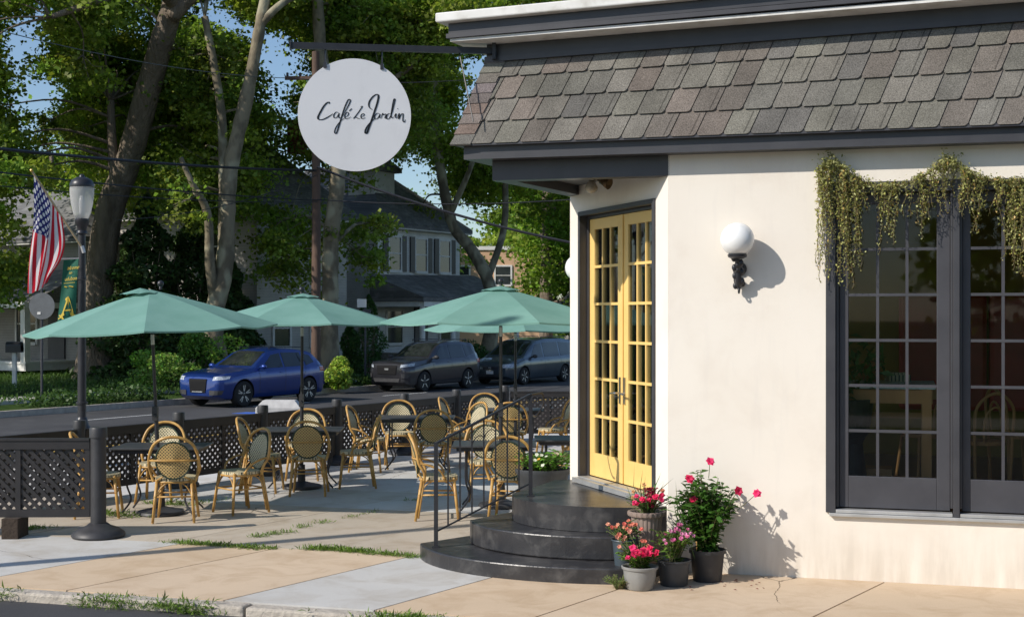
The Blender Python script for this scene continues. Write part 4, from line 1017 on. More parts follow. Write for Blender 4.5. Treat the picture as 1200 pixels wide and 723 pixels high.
# ---------------------------------------------------------------- tables
def table(loc, w_, d_, rz, label):
    t_ = thing('bistro_table', label, 'table', loc, rz, 'dark patio tables')
    MB().box((0, 0, .735), (w_, d_, .022)).build('tabletop', M['tabletop'], t_, bevel=.006)
    MB().box((0, 0, .70), (w_-.1, d_-.1, .04)).build('apron', M['black'], t_)
    for sx in (-1, 1):
        for sy in (-1, 1):
            x, y = sx*(w_/2-.10), sy*(d_/2-.09)
            MB().tube(catmull([(x*.85, y*.8, .69), (x*.86, y*.82, .35), (x*.75, y*.75, .16), (x*1.0, y*1.0, 0.01)], 5), .011, 6).build('leg', M['black'], t_)
    return t_
table((-3.93, 15.35, 0), 1.0, .70, .0, 'dark table under the umbrella nearest the lamp post')
table((-2.70, 17.62, 0), 1.02, .66, .03, 'dark table under the middle umbrella')
table((-1.37, 19.7, 0), 1.08, .68, .0, 'dark table without umbrella in front of the long fence')
table((-.05, 21.3, 0), 1.05, .68, .05, 'farthest dark table at the end of the patio')
table((-.20, 15.62, 0), .95, .70, .0, 'dark table behind the stair railing under the right umbrella')
table((.62, 16.3, 0), .70, .68, .0, 'small dark table right of the railing behind the planter')
# ---------------------------------------------------------------- bistro chairs
def make_chair():
    t_ = thing('bistro_chair', 'x', 'chair', (0, 0, 0), 0, 'rattan bistro chairs on the patio')
    rt = M['rattan']
    def ring(c_, a, b, n, tilt, r_=.012, p=2.6):
        pts = []
        for i in range(n):
            th = 2*PI*i/n; x = a*math.copysign(abs(math.cos(th))**(2/p), math.cos(th)); y = b*math.copysign(abs(math.sin(th))**(2/p), math.sin(th)); pts.append((c_[0]+x, c_[1]+y, c_[2]))
        return pts
    sp_ = ring((0, 0, .455), .20, .205, 32, 0)
    mb = MB(); vs = [(p[0]*1.04, p[1]*1.04, .470) for p in sp_]+[(p[0]*1.05, p[1]*1.05, .440) for p in sp_]; n = 32
    mb.add(vs+[(0, 0, .462)], [(i, (i+1) % n, 2*n) for i in range(n)]+[(n+i, n+(i+1) % n, (i+1) % n, i) for i in range(n)]+[tuple(reversed(range(n, 2*n)))]); seat = mb.build('seat', M['weave_seat'], t_)
    MB().tube([(p[0], p[1], .428) for p in sp_], .013, 8, closed=True).build('seat_rim', rt, seat, smooth=True)
    # back: local plane leaning backwards
    def bp(y, h, o=0.0): return Vector((-.175-.20*(h-.45)-.05*math.cos(min(1, abs(y)/.25)*PI/2)+o, y, h))
    hoop = [bp(-.215, .43, .03), bp(-.245, .52, .04), bp(-.258, .62), bp(-.248, .73), bp(-.20, .835), bp(-.11, .898), bp(0, .918), bp(.11, .898), bp(.20, .835), bp(.248, .73), bp(.258, .62), bp(.245, .52, .04), bp(.215, .43, .03)]
    MB().tube(catmull(hoop, 5), .0165, 8).build('back_hoop', rt, t_, smooth=True)
    oval = [bp(.183*math.sin(2*PI*i/28), .665+.198*math.cos(2*PI*i/28)) for i in range(28)]
    mb = MB(); cc = bp(0, .665); vs = [p.lerp(cc, .04)+Vector((.006, 0, 0)) for p in oval]+[p.lerp(cc, .04)-Vector((.006, 0, 0)) for p in oval]; n = 28
    mids = [p.lerp(cc, .5) for p in oval]
    mb.add(vs+[cc+Vector((.004, 0, 0)), cc-Vector((.008, 0, 0))], [(i, (i+1) % n, 2*n) for i in range(n)]+[(n+(i+1) % n, n+i, 2*n+1) for i in range(n)]); mb.m = [0]*n+[1]*n
    bk = mb.build('backrest', [M['weave_back'], M['weave_rear']], t_)
    MB().tube(oval, .0095, 8, closed=True).build('binding', M['greenwrap'], bk, smooth=True)
    mb = MB(); mb.tube([bp(-.25, .665, -.012), bp(-.1, .665, -.022), bp(.1, .665, -.022), bp(.25, .665, -.012)], .010, 7)
    for s_ in (-1, 1):
        mb.tube(catmull([bp(s_*.256, .62), Vector((-.10, s_*.262, .60)), Vector((.02, s_*.25, .54)), Vector((.07, s_*.212, .45))], 5), .012, 7)
        mb.ball(bp(s_*.256, .64), .02, 8); mb.ball((.06, s_*.214, .46), .019, 8)
        mb.tube([bp(s_*.11, .49), bp(s_*.17, .455, .02)], .009, 6)
    mb.build('side_braces', rt, t_, smooth=True)
    for sx, sy in ((1, 1), (1, -1), (-1, 1), (-1, -1)):
        a = Vector((sx*.165, sy*.165, .44)) if sx > 0 else Vector((-.175, sy*.18, .44)); b = Vector((sx*(.215 if sx > 0 else .245), sy*.215, .008))
        mb = MB(); mb.tube([a, a.lerp(b, .5)+Vector((0, 0, 0)), b], [.0175, .0165, .015], 8); mb.tube([b, b-Vector((0, 0, .008))], .014, 8)
        j = a.lerp(b, .38); mb.ball(j, .0195, 8, sq=(1, 1, 1.3)); mb.ball(a, .02, 8)
        if sx < 0:      # double cane at the back leg
            mb.tube([a+Vector((.022, 0, 0)), b+Vector((.03, 0, .02))], .0115, 7)
        # curved brackets under the seat
        mb.tube(catmull([j, j.lerp(Vector((sx*.06, sy*.18, .43)), .5)+Vector((0, 0, .03)), Vector((sx*.04, sy*.185, .43))], 4), .007, 5)
        mb.tube(catmull([j, j.lerp(Vector((sx*.18, sy*.06, .43)), .5)+Vector((0, 0, .03)), Vector((sx*.185, sy*.04, .43))], 4), .007, 5)
        mb.build('leg', rt, t_, smooth=True)
    mb = MB(); z = .275
    L4 = [Vector((.184, .184, z)), Vector((-.202, .193, z)), Vector((-.202, -.193, z)), Vector((.184, -.184, z))]
    for i in range(4): mb.tube([L4[i], L4[(i+1) % 4]], .0095, 7)
    mb.build('stretchers', rt, t_, smooth=True)
    return t_
proto = make_chair(); used = [False]
CHS = [
 (-3.62, 14.72, 97, 'rattan chair with its back to the camera at the table nearest the lamp post'),
 (-4.18, 16.15, -92, 'rattan chair facing the camera behind the table nearest the lamp post'),
 (-4.52, 15.0, 10, 'rattan chair half hidden by the near round fence post'),
 (-3.05, 15.30, 222, 'chair with pale green woven back turned towards the left table'),
 (-3.12, 17.10, -4, 'rattan chair at the left end of the table under the middle umbrella'),
 (-2.50, 16.85, 93, 'rattan chair seen from behind in front of the middle umbrella pole'),
 (-2.80, 18.40, -90, 'rattan chair facing the camera behind the table under the middle umbrella'),
 (-2.00, 17.55, 187, 'chair seen edge on at the right end of the table under the middle umbrella'),
 (-2.02, 19.35, -8, 'tilted looking chair at the left end of the table without umbrella'),
 (-1.68, 20.35, -84, 'rattan chair facing the camera behind the table without umbrella'),
 (-1.08, 18.85, 92, 'rattan chair seen from behind in front of the table without umbrella'),
 (-.82, 21.3, -12, 'rattan chair turned right at the left end of the farthest table'),
 (-.70, 20.0, 215, 'rattan chair turned left at the right end of the table without umbrella'),
 (-.42, 22.2, -85, 'rattan chair facing the camera behind the farthest table'),
 (-.02, 20.45, 88, 'rattan chair seen from behind at the farthest table beside the umbrella pole'),
 (.62, 21.0, 190, 'thin edge on chair at the right end of the farthest table'),
 (.72, 17.35, 172, 'chair leaning by the white wall edge right of the railing'),
 (-.80, 14.85, 3, 'large nearest rattan chair in side view just left of the railing'),
 (-.30, 16.35, -88, 'rattan chair facing the camera behind the table beside the railing'),
 (.0, 14.80, 80, 'rattan chair seen from behind through the railing bars'),
]
for i, (x, y, rz, lab) in enumerate(CHS):
    o = proto if i == 0 else copy_tree(proto)
    o.location = (x, y, .002); o.rotation_euler = (0, 0, math.radians(rz)); o['label'] = lab
# ---------------------------------------------------------------- parked cars
def make_car(name, label, c, spec, paint, trim, rim, heading, cat):
    L, Wd, H = spec['L'], spec['W'], spec['H']; wr = spec['wr']; wb = spec['wb']; fx = spec['fx']     # fx: front axle x
    t_ = thing(name, label, cat, c, heading, 'cars parked at the far kerb')
    tx, tz = zip(*spec['top']); bxs, bz = zip(*spec['belt']); px_, pw = zip(*spec['plan']); rx, rw = zip(*spec['roofw']); qx, qz = zip(*spec['bot'])
    def ip(x, xs, ys): return float(np.interp(-x, [-q for q in xs], ys))
    xs = sorted(set([round(v, 3) for v in np.linspace(-L/2, L/2, 61)]+[round(v, 3) for v in tx]+[round(v, 3) for v in px_]), reverse=True)
    ring = []
    for x in xs:
        zt = ip(x, tx, tz); zb = ip(x, qx, qz); zl = min(ip(x, bxs, bz), zt-.035); w_ = Wd/2*ip(x, px_, pw); rwx = min(w_*ip(x, rx, rw), w_*.97)
        k = max(0, min(1, (zt-zl-.035)/.35)); rwx = w_*.90*(1-k)+rwx*k
        half = [(0, zb), (w_*.80, zb), (w_*.93, zb+.035), (w_*.965, zb+.12)]
        z1 = zb+.12
        for q, f in ((.3, .985), (.6, 1.0), (.85, 1.0), (1.0, .975)): half.append((w_*f, z1+(zl-z1)*q))
        ht = zt-zl
        for q in (.12, .5, .82): half.append((w_*.95+(rwx-w_*.95)*q, zl+ht*q*.98))
        half += [(rwx*.97, zl+ht*.945), (rwx*.86, zt-.012*(1+k)), (rwx*.5, zt+.006), (0, zt+.012)]
        ring.append([(x, y, z) for y, z in half]+[(x, -y, z) for y, z in reversed(half[1:-1])])
    n = len(ring[0]); mb = MB(); vs = [p for r_ in ring for p in r_]; fs = []
    for i in range(len(ring)-1):
        for j in range(n): k = (j+1) % n; fs.append((i*n+j, i*n+k, (i+1)*n+k, (i+1)*n+j))
    fs.append(tuple(reversed(range(n)))); fs.append(tuple(range((len(ring)-1)*n, len(ring)*n))); mb.add(vs, fs)
    body = mb.build('body', [paint, trim], t_, smooth=32)
    bm = bmesh.new(); bm.from_mesh(body.data); bmesh.ops.recalc_face_normals(bm, faces=bm.faces); bm.to_mesh(body.data)
    bvh = BVHTree.FromBMesh(bm); bm.free()
    axles = (fx, fx-wb)
    for ax in axles:
        mc = MB()
        for sy in (-1, 1):
            y0, y1 = sy*(Wd/2-.32), sy*(Wd/2+.2); nn = 40; a = [(ax+(wr+.055)*math.cos(2*PI*i/nn), min(y0, y1), wr+(wr+.055)*math.sin(2*PI*i/nn)) for i in range(nn)]; b = [(p[0], max(y0, y1), p[2]) for p in a]
            mc.add(a+b, [tuple(range(nn)), tuple(reversed(range(nn, 2*nn)))]+[(i, nn+i, nn+(i+1) % nn, (i+1) % nn) for i in range(nn)])
        me = bpy.data.meshes.new('cut'); me.from_pydata(mc.v, [], mc.f); me.materials.append(trim); bm = bmesh.new(); bm.from_mesh(me); bmesh.ops.recalc_face_normals(bm, faces=bm.faces); bm.to_mesh(me); bm.free()
        co = bpy.data.objects.new('cut', me); COL.objects.link(co); co.matrix_world = Matrix.Translation(Vector(c)) @ Matrix.Rotation(heading, 4, 'Z')
        bpy.context.view_layer.update()
        mo = body.modifiers.new('b', 'BOOLEAN'); mo.object = co; mo.operation = 'DIFFERENCE'; mo.solver = 'EXACT'; mo.material_mode = 'TRANSFER'
        dg = bpy.context.evaluated_depsgraph_get(); me2 = bpy.data.meshes.new_from_object(body.evaluated_get(dg)); body.modifiers.clear()
        if len(me2.polygons) > 100: body.data = me2
        bpy.data.objects.remove(co)
    me = body.data
    while len(me.materials) < 2: me.materials.append(trim)
    # lower cladding
    if spec.get('clad'):
        for p in me.polygons:
            if p.material_index == 0 and p.center.z < spec['clad'](p.center.x, wr, axles): p.material_index = 1
    me.polygons.foreach_set('use_smooth', [True]*len(me.polygons)); me.set_sharp_from_angle(angle=math.radians(32))
    def patch(name_, quad, d, m_, off=.006, nu=10, nv=6, par=None, side_from=4.0):
        """quad: four corners (3D, roughly on the body), projected along direction d onto it"""
        d = Vector(d).normalized(); q = [Vector(p) for p in quad]; vs = []
        for i in range(nu+1):
            for j in range(nv+1):
                u, v = i/nu, j/nv; p = q[0].lerp(q[1], u).lerp(q[3].lerp(q[2], u), v)
                h, nrm, _, _ = bvh.ray_cast(p-d*side_from, d)
                if h is None or (h-p).length > 1.2: h = p; nrm = -d
                vs.append(h-d*off)
        fs = [(i*(nv+1)+j, i*(nv+1)+j+1, (i+1)*(nv+1)+j+1, (i+1)*(nv+1)+j) for i in range(nu) for j in range(nv)]
        m2 = MB().add(vs, fs); return m2.build(name_, m_, par or t_, smooth=True)
    for sy in (1, -1):
        for nm, qd in spec['side']:
            patch(nm, [(x, sy*.8, z) for x, z in qd], (0, -sy, 0), M['carglass'], nu=12)
        for seam in spec['seams']:
            patch('door_seam', [(seam[0][0], sy*.8, seam[0][1]), (seam[1][0], sy*.8, seam[1][1]), (seam[1][0]-.012, sy*.8, seam[1][1]), (seam[0][0]-.012, sy*.8, seam[0][1])], (0, -sy, 0), M['black'], .003, 12, 1)
        for hx, hz in spec['handles']:
            patch('door_handle', [(hx, sy*.8, hz), (hx-.19, sy*.8, hz+.005), (hx-.19, sy*.8, hz+.03), (hx, sy*.8, hz+.028)], (0, -sy, 0), paint, .028, 6, 2)
        patch('headlight', [(L/2-a, sy*b, z) for a, b, z in spec['head']], (-1, -sy*spec.get('hdir', .55), -.05), M['lens'], .008, 8, 5)
        patch('tail_lamp', [(-L/2+a, sy*b, z) for a, b, z in spec['tail']], (.6, -sy, 0), M['redlens'], .010, 6, 6)
        # mirrors
        mx, mz = spec['mirror']; yw = Wd/2*.93
        MB().ball((mx, sy*(yw+.14), mz), .10, 14, sq=(.75, 1.15, .72)).tube([(mx-.02, sy*(yw-.05), mz-.03), (mx, sy*(yw+.08), mz-.02)], .03, 8).build('mirror', spec.get('mirmat', paint), t_, smooth=True)
    patch('windscreen', spec['wind'], (-1, 0, -.15), M['carwind'], .007, 12, 10)
    patch('rear_window', spec['rear'], (1, 0, 0), M['carglass'], .007, 12, 8)
    for nm, qd, m_, off in spec['front']: patch(nm, qd, (-1, 0, 0), m_, off+.010, 20, 14)
    if spec.get('text'):
        s_, x_, z_, sz = spec['text']; text_mesh(s_, sz, Matrix.Translation((x_, 0, z_)) @ Matrix.Rotation(PI/2, 4, 'Z') @ Matrix.Rotation(PI/2, 4, 'X'), M['alloy'], 'badge', t_)
    for sy in (1, -1):
        rail = [(spec['rail'][0], sy*spec['rail'][2], spec['rail'][3]), (spec['rail'][0]-.12, sy*spec['rail'][2], spec['rail'][3]+.045), (spec['rail'][1]+.12, sy*spec['rail'][2], spec['rail'][3]+.03), (spec['rail'][1], sy*spec['rail'][2], spec['rail'][3]-.03)]
        MB().tube(catmull(rail, 5), .015, 6).build('roof_rail', spec.get('railmat', M['black']), t_, smooth=True)
    # wheels
    for ax in axles:
        for sy in (1, -1):
            yo = sy*(Wd/2-.015); axs = (0, sy, 0); w1 = .23
            tyre = MB().lathe([(wr*.66, 0), (wr*.70, .012), (wr*.9, .01), (wr*.975, -.015), (wr, -.05), (wr, -w1+.05), (wr*.96, -w1), (wr*.66, -w1)], c=(ax, yo, wr), n=40, axis=axs).build('wheel', M['tyre'], t_, smooth=40)
            mb = MB(); mb.lathe([(wr*.55, -.10), (wr*.64, -.02), (wr*.685, .004), (wr*.70, -.004), (wr*.68, -.03)], c=(ax, yo, wr), n=40, axis=axs)
            mb.lathe([(0, .0), (.05, .0), (.075, -.02), (.08, -.05), (0, -.05)], c=(ax, yo, wr), n=20, axis=axs)
            ns = spec['spokes']
            for s_ in range(ns):
                for dd in ((-.1, .1) if spec.get('twin') else (0,)):
                    a0 = 2*PI*s_/ns+.3+dd*.6; a1 = 2*PI*s_/ns+.3+dd*1.5
                    p = Vector((ax+.045*math.cos(a0), yo-sy*.012, wr+.045*math.sin(a0))); q = Vector((ax+wr*.665*math.cos(a1), yo-sy*.006, wr+wr*.665*math.sin(a1)))
                    mb.plank(p, q, .035 if not spec.get('twin') else .026, .022, up=(0, 1, 0))
            mb.build('rim', rim, tyre, smooth=40)
            MB().lathe([(0, -.13), (wr*.62, -.13), (wr*.62, -.16), (0, -.16)], c=(ax, yo, wr), n=24, axis=axs).build('brake_disc', M['black'], tyre)
    return t_
def paintmat(n, c1, c2, metal=.35):
    m = mat(n, c1, c2, .28, 1.5, metal=metal, coat=.9); return m
HD = math.atan2(-U.y, -U.x)
blk = M['blackrough']
suv1 = dict(L=4.63, W=1.90, H=1.65, wr=.375, wb=2.81, fx=1.43, spokes=5, twin=True,
 top=[(2.315, .74), (2.29, .86), (2.20, .93), (2.0, .98), (1.5, 1.03), (1.02, 1.09), (.9, 1.13), (.25, 1.52), (.0, 1.60), (-.4, 1.65), (-1.0, 1.63), (-1.55, 1.56), (-1.75, 1.50), (-2.12, 1.12), (-2.24, 1.0), (-2.30, .70), (-2.315, .55)],
 belt=[(2.315, .80), (1.0, .98), (-2.315, 1.08)], plan=[(2.315, .70), (2.27, .80), (2.15, .90), (1.9, .965), (1.4, 1.0), (-1.4, 1.0), (-1.9, .965), (-2.15, .90), (-2.315, .80)],
 roofw=[(2.3, .9), (.9, .80), (0, .70), (-1.5, .70), (-2.3, .85)], bot=[(2.315, .34), (2.1, .22), (-2.1, .24), (-2.315, .38)],
 side=[('front_side_window', [(.62, 1.075), (-.28, 1.09), (-.26, 1.50), (.10, 1.45)]), ('rear_side_window', [(-.36, 1.09), (-1.22, 1.105), (-1.16, 1.50), (-.33, 1.51)]), ('quarter_window', [(-1.30, 1.11), (-1.72, 1.20), (-1.60, 1.40), (-1.24, 1.49)])],
 seams=[((.78, .36), (.80, 1.02)), ((-.32, .34), (-.32, 1.08)), ((-1.15, .80), (-1.26, 1.09)), ((.78, .35), (-1.0, .35))], handles=[(-.08, .93), (-1.05, .95)],
 head=[(.10, .50, .77), (.42, .84, .80), (.46, .84, .90), (.16, .50, .88)], tail=[(.10, .80, .92), (.42, .9, .93), (.42, .9, 1.05), (.14, .8, 1.06)],
 wind=[(.85, .66, 1.15), (.85, -.66, 1.15), (.1, -.54, 1.55), (.1, .54, 1.55)], rear=[(-2.0, -.6, 1.16), (-2.0, .6, 1.16), (-1.8, .52, 1.46), (-1.8, -.52, 1.46)], mirror=(.72, 1.13),
 front=[('grille', [(2.3, .34, .82), (2.3, -.34, .82), (2.3, -.29, .43), (2.3, .29, .43)], M['grille'], .012), ('lower_grille', [(2.3, .85, .50), (2.3, .45, .50), (2.3, .45, .36), (2.3, .80, .38)], blk, .010), ('lower_grille', [(2.3, -.45, .50), (2.3, -.85, .50), (2.3, -.80, .38), (2.3, -.45, .36)], blk, .010), ('number_plate', [(2.3, .2, .47), (2.3, -.2, .47), (2.3, -.2, .44), (2.3, .2, .44)], M['alloy'], .03)],
 rail=(.0, -1.5, .58, 1.62))
blue = paintmat('blue_car_paint', (.012, .045, .24), (.010, .04, .21), .45)
cz = -.40
make_car('parked_suv', 'shiny blue suv with twin spoke wheels parked behind the middle umbrella', (-7.66, 40.6, cz), suv1, blue, blk, M['alloy'], HD, 'car')
suv2 = dict(suv1); suv2.update(L=4.63, W=1.83, H=1.73, wr=.355, wb=2.67, fx=1.36, spokes=5, twin=False,
 top=[(2.315, .84), (2.29, .97), (2.18, 1.04), (1.9, 1.07), (1.4, 1.10), (1.05, 1.14), (.95, 1.17), (.35, 1.56), (.1, 1.66), (-.4, 1.72), (-1.2, 1.71), (-1.75, 1.66), (-1.9, 1.60), (-2.17, 1.12), (-2.27, 1.02), (-2.30, .70), (-2.315, .55)],
 side=[('front_side_window', [(.70, 1.10), (-.22, 1.12), (-.20, 1.58), (.22, 1.53)]), ('rear_side_window', [(-.30, 1.12), (-1.18, 1.14), (-1.12, 1.59), (-.27, 1.595)]), ('quarter_window', [(-1.27, 1.15), (-1.80, 1.26), (-1.70, 1.50), (-1.20, 1.58)])],
 seams=[((.84, .42), (.86, 1.06)), ((-.26, .40), (-.26, 1.12)), ((-1.12, .85), (-1.22, 1.13))], handles=[(-.02, .98), (-1.0, 1.0)],
 head=[(.10, .50, .84), (.42, .84, .90), (.46, .84, 1.0), (.14, .50, .93)], mirror=(.80, 1.17),
 wind=[(.9, .66, 1.2), (.9, -.66, 1.2), (.15, -.54, 1.63), (.15, .54, 1.63)], rear=[(-2.05, -.6, 1.2), (-2.05, .6, 1.2), (-1.92, .54, 1.56), (-1.92, -.54, 1.56)],
 front=[('grille', [(2.3, .42, .92), (2.3, -.42, .92), (2.3, -.38, .62), (2.3, .38, .62)], M['grille'], .012), ('lower_grille', [(2.3, .55, .48), (2.3, -.55, .48), (2.3, -.5, .36), (2.3, .5, .36)], blk, .010), ('badge', [(2.3, .09, .82), (2.3, -.09, .82), (2.3, -.07, .76), (2.3, .07, .76)], M['alloy'], .02), ('fog_lamp', [(2.3, .86, .64), (2.3, .62, .64), (2.3, .62, .48), (2.3, .80, .50)], blk, .010), ('fog_lamp', [(2.3, -.62, .64), (2.3, -.86, .64), (2.3, -.80, .50), (2.3, -.62, .48)], blk, .010)],
 rail=(.0, -1.6, .60, 1.715), mirmat=blk, clad=lambda x, wr, ax: .42 if min(abs(x-a) for a in ax) > wr+.14 else .0)
grey = paintmat('dark_grey_car_paint', (.045, .045, .055), (.038, .038, .046), .5)
make_car('parked_suv', 'dark grey suv parked between the blue suv and the minivan', (-3.02, 48.3, cz), suv2, grey, blk, M['alloy'], HD, 'car')
van = dict(suv1); van.update(L=5.1, W=1.94, H=1.75, wr=.335, wb=3.05, fx=1.62, spokes=6, twin=False,
 top=[(2.55, .66), (2.51, .77), (2.38, .86), (2.1, .93), (1.75, 1.00), (1.62, 1.03), (.70, 1.57), (.45, 1.67), (-.2, 1.75), (-1.4, 1.75), (-2.15, 1.68), (-2.3, 1.58), (-2.46, 1.10), (-2.52, .9), (-2.55, .5)],
 belt=[(2.55, .70), (1.6, .93), (-2.55, 1.0)], plan=[(2.55, .70), (2.49, .82), (2.33, .92), (2.0, .98), (1.6, 1.0), (-1.9, 1.0), (-2.3, .96), (-2.55, .86)],
 roofw=[(2.5, .9), (1.4, .84), (.5, .76), (-2.0, .76), (-2.55, .85)], bot=[(2.55, .32), (2.3, .2), (-2.3, .22), (-2.55, .34)],
 side=[('front_side_window', [(1.10, 1.01), (.18, 1.02), (.20, 1.56), (.62, 1.50)]), ('sliding_door_window', [(.08, 1.02), (-1.05, 1.03), (-1.03, 1.58), (.10, 1.57)]), ('quarter_window', [(-1.16, 1.04), (-2.22, 1.08), (-2.10, 1.52), (-1.14, 1.58)])],
 seams=[((1.22, .34), (1.20, .98)), ((.12, .34), (.12, 1.0)), ((-1.10, .34), (-1.10, 1.0)), ((-1.1, .92), (-2.2, .93))], handles=[(.42, .88), (-.12, .89)],
 head=[(.16, .42, .64), (.5, .86, .66), (.55, .86, .80), (.2, .46, .78)], mirror=(1.02, 1.06), hdir=.5,
 wind=[(1.45, .70, 1.10), (1.45, -.70, 1.10), (.55, -.62, 1.62), (.55, .62, 1.62)], rear=[(-2.4, -.66, 1.1), (-2.4, .66, 1.1), (-2.3, .6, 1.52), (-2.3, -.6, 1.52)],
 front=[('grille', [(2.5, .34, .70), (2.5, -.34, .70), (2.5, -.30, .60), (2.5, .30, .60)], blk, .012), ('lower_grille', [(2.5, .55, .42), (2.5, -.55, .42), (2.5, -.5, .33), (2.5, .5, .33)], blk, .010), ('number_plate', [(2.5, .16, .54), (2.5, -.16, .54), (2.5, -.16, .42), (2.5, .16, .42)], M['white'], .012), ('badge', [(2.5, .06, .68), (2.5, -.06, .68), (2.5, -.06, .63), (2.5, .06, .63)], M['alloy'], .02)],
 rail=(-.1, -2.0, .64, 1.745), mirmat=blk)
teal = paintmat('blue_grey_car_paint', (.075, .10, .125), (.065, .085, .105), .45)
make_car('parked_minivan', 'blue grey minivan parked behind the dark grey suv near the café wall', (.53, 53.3, cz), van, teal, blk, M['alloy'], HD, 'car')
# concrete block on the road
q = P(328, 478, 36.4); cb = thing('concrete_block', 'pale concrete barrier block lying in the street before the blue suv', 'barrier', (q.x, q.y, cz))
mb = MB(); vs = [(-.6, -.3, 0), (.6, -.3, 0), (.6, .3, 0), (-.6, .3, 0), (-.6, -.3, .16), (.6, -.3, .16), (.6, .3, .16), (-.6, .3, .16), (-.42, -.18, .36), (.42, -.18, .36), (.42, .18, .36), (-.42, .18, .36)]
mb.add(vs, [(3, 2, 1, 0), (0, 1, 5, 4), (1, 2, 6, 5), (2, 3, 7, 6), (3, 0, 4, 7), (4, 5, 9, 8), (5, 6, 10, 9), (6, 7, 11, 10), (7, 4, 8, 11), (8, 9, 10, 11)])
mb.build('block', mat('pale_concrete', (.55, .54, .52), (.42, .41, .40), .9, 5), cb, bevel=.015)
# ---------------------------------------------------------------- street lamp with flag and banner
lp = Vector((-6.3, 20.0, 0))
la = thing('street_lamp', 'black street lamp post with ribbed acorn glass at the left', 'street lamp', lp)
MB().lathe([(.24, -.0), (.24, .12), (.20, .16), (.17, .45), (.15, .52), (.10, .60), (.085, .66), (.075, .70), (.062, .72)], n=28).build('base', M['black'], la, smooth=40)
MB().lathe([(.062, .72), (.062, .9), (.085, .91), (.085, .94), (.062, .95), (.056, 2.72), (.065, 2.73), (.065, 2.76), (.055, 2.77), (.052, 3.40)], n=24).build('pole', M['black'], la, smooth=40)
MB().lathe([(0.04472, 3.382), (0.0774, 3.4), (0.0774, 3.428), (0.0645, 3.446), (0.0731, 3.51), (0.0989, 3.547), (0.1032, 3.602), (0.086, 3.621), (0, 3.621)], n=24).build('collar', M['black'], la, smooth=40)
acorn = leafmat('acorn_glass', (1, 1, 1), .55)
for n_ in list(acorn.node_tree.nodes):
    if n_.bl_idname == 'ShaderNodeMixShader':
        tp_ = acorn.node_tree.nodes.new('ShaderNodeBsdfTransparent'); m3 = acorn.node_tree.nodes.new('ShaderNodeMixShader'); m3.inputs[0].default_value = .35
        acorn.node_tree.links.new(n_.outputs[0], m3.inputs[1]); acorn.node_tree.links.new(tp_.outputs[0], m3.inputs[2]); acorn.node_tree.links.new(m3.outputs[0], acorn.node_tree.nodes['Material Output'].inputs[0])
acorn.node_tree.nodes['Principled BSDF'].inputs['Base Color'].default_value = (.7, .7, .68, 1)
for l_ in list(acorn.node_tree.links):
    if l_.to_socket == acorn.node_tree.nodes['Principled BSDF'].inputs['Base Color']: acorn.node_tree.links.remove(l_)
for n_ in acorn.node_tree.nodes:
    if n_.bl_idname == 'ShaderNodeBsdfTranslucent':
        for l_ in list(n_.inputs[0].links): acorn.node_tree.links.remove(l_)
        n_.inputs[0].default_value = (.7, .7, .68, 1)
pr_ = [(0.0903, 3.621), (0.1204, 3.694), (0.1505, 3.832), (0.1677, 3.97), (0.1694, 4.062), (0.1591, 4.099)]
MB().lathe(pr_, n=72, ripple=.018, rn=36).build('globe', acorn, la, smooth=True)
MB().lathe([(0.0344, 3.621), (0.043, 3.74), (0.043, 3.878), (0.03, 3.952), (0, 3.961)], n=16).build('lamp_bulb', M['opal'], la, smooth=True)
MB().lathe([(0.172, 4.081), (0.1763, 4.118), (0.1462, 4.182), (0.0774, 4.223), (0.043, 4.228), (0.0387, 4.251), (0.02, 4.269), (0, 4.274)], n=36).build('cap', M['black'], la, smooth=40)
# flag
f0 = Vector((-6.33, 19.93, 0))
sb = P(96, 290, 19.9); stp = P(37, 200, 19.3)
fl_ = thing('flag', 'american flag hanging from a slanted staff on the street lamp', 'flag', sb)
MB().tube([sb, stp], .016, 8).build('staff', mat('pale_wood', (.50, .38, .22), None, .5), fl_, world=True)
MB().ball(stp, .026, 12).build('finial', mat('gilt', (.6, .4, .1), None, .3, metal=.6), fl_, world=True)
MB().tube([sb+Vector((.03, 0, -.08)), sb+Vector((0, 0, .02))], .028, 8).build('socket', M['alu'], fl_, world=True)
hA = stp.lerp(sb, .045); hB = stp.lerp(sb, .62); fA = P(33, 343, 19.45); fB = P(56, 330, 19.75)
nu, nv = 64, 44; vs, uv = [], []
for i in range(nu+1):
    u = i/nu
    for j in range(nv+1):
        v = j/nv; h = hA.lerp(hB, v); f = fA.lerp(fB, v)
        ease = u**.85
        # hangs down from the staff: bulge to the right at mid length
        p = h.lerp(f, ease); p.x += .10*math.sin(PI*u)*v*(1-.2*u)+.05*math.sin(PI*min(1, u*1.2))*v
        amp = .06*min(1, u*2.2)*(1-.25*u)
        p.y += amp*math.sin(v*15+u*3.2)+.03*math.sin(u*7+v*4); p.x += amp*.35*math.cos(v*15+u*3.2)
        p.z -= .04*math.sin(PI*v)*u+.02*math.sin(v*15)*u
        vs.append(p); uv.append((u, v))
mb = MB(); mb.add(vs, [(i*(nv+1)+j, i*(nv+1)+j+1, (i+1)*(nv+1)+j+1, (i+1)*(nv+1)+j) for i in range(nu) for j in range(nv)])
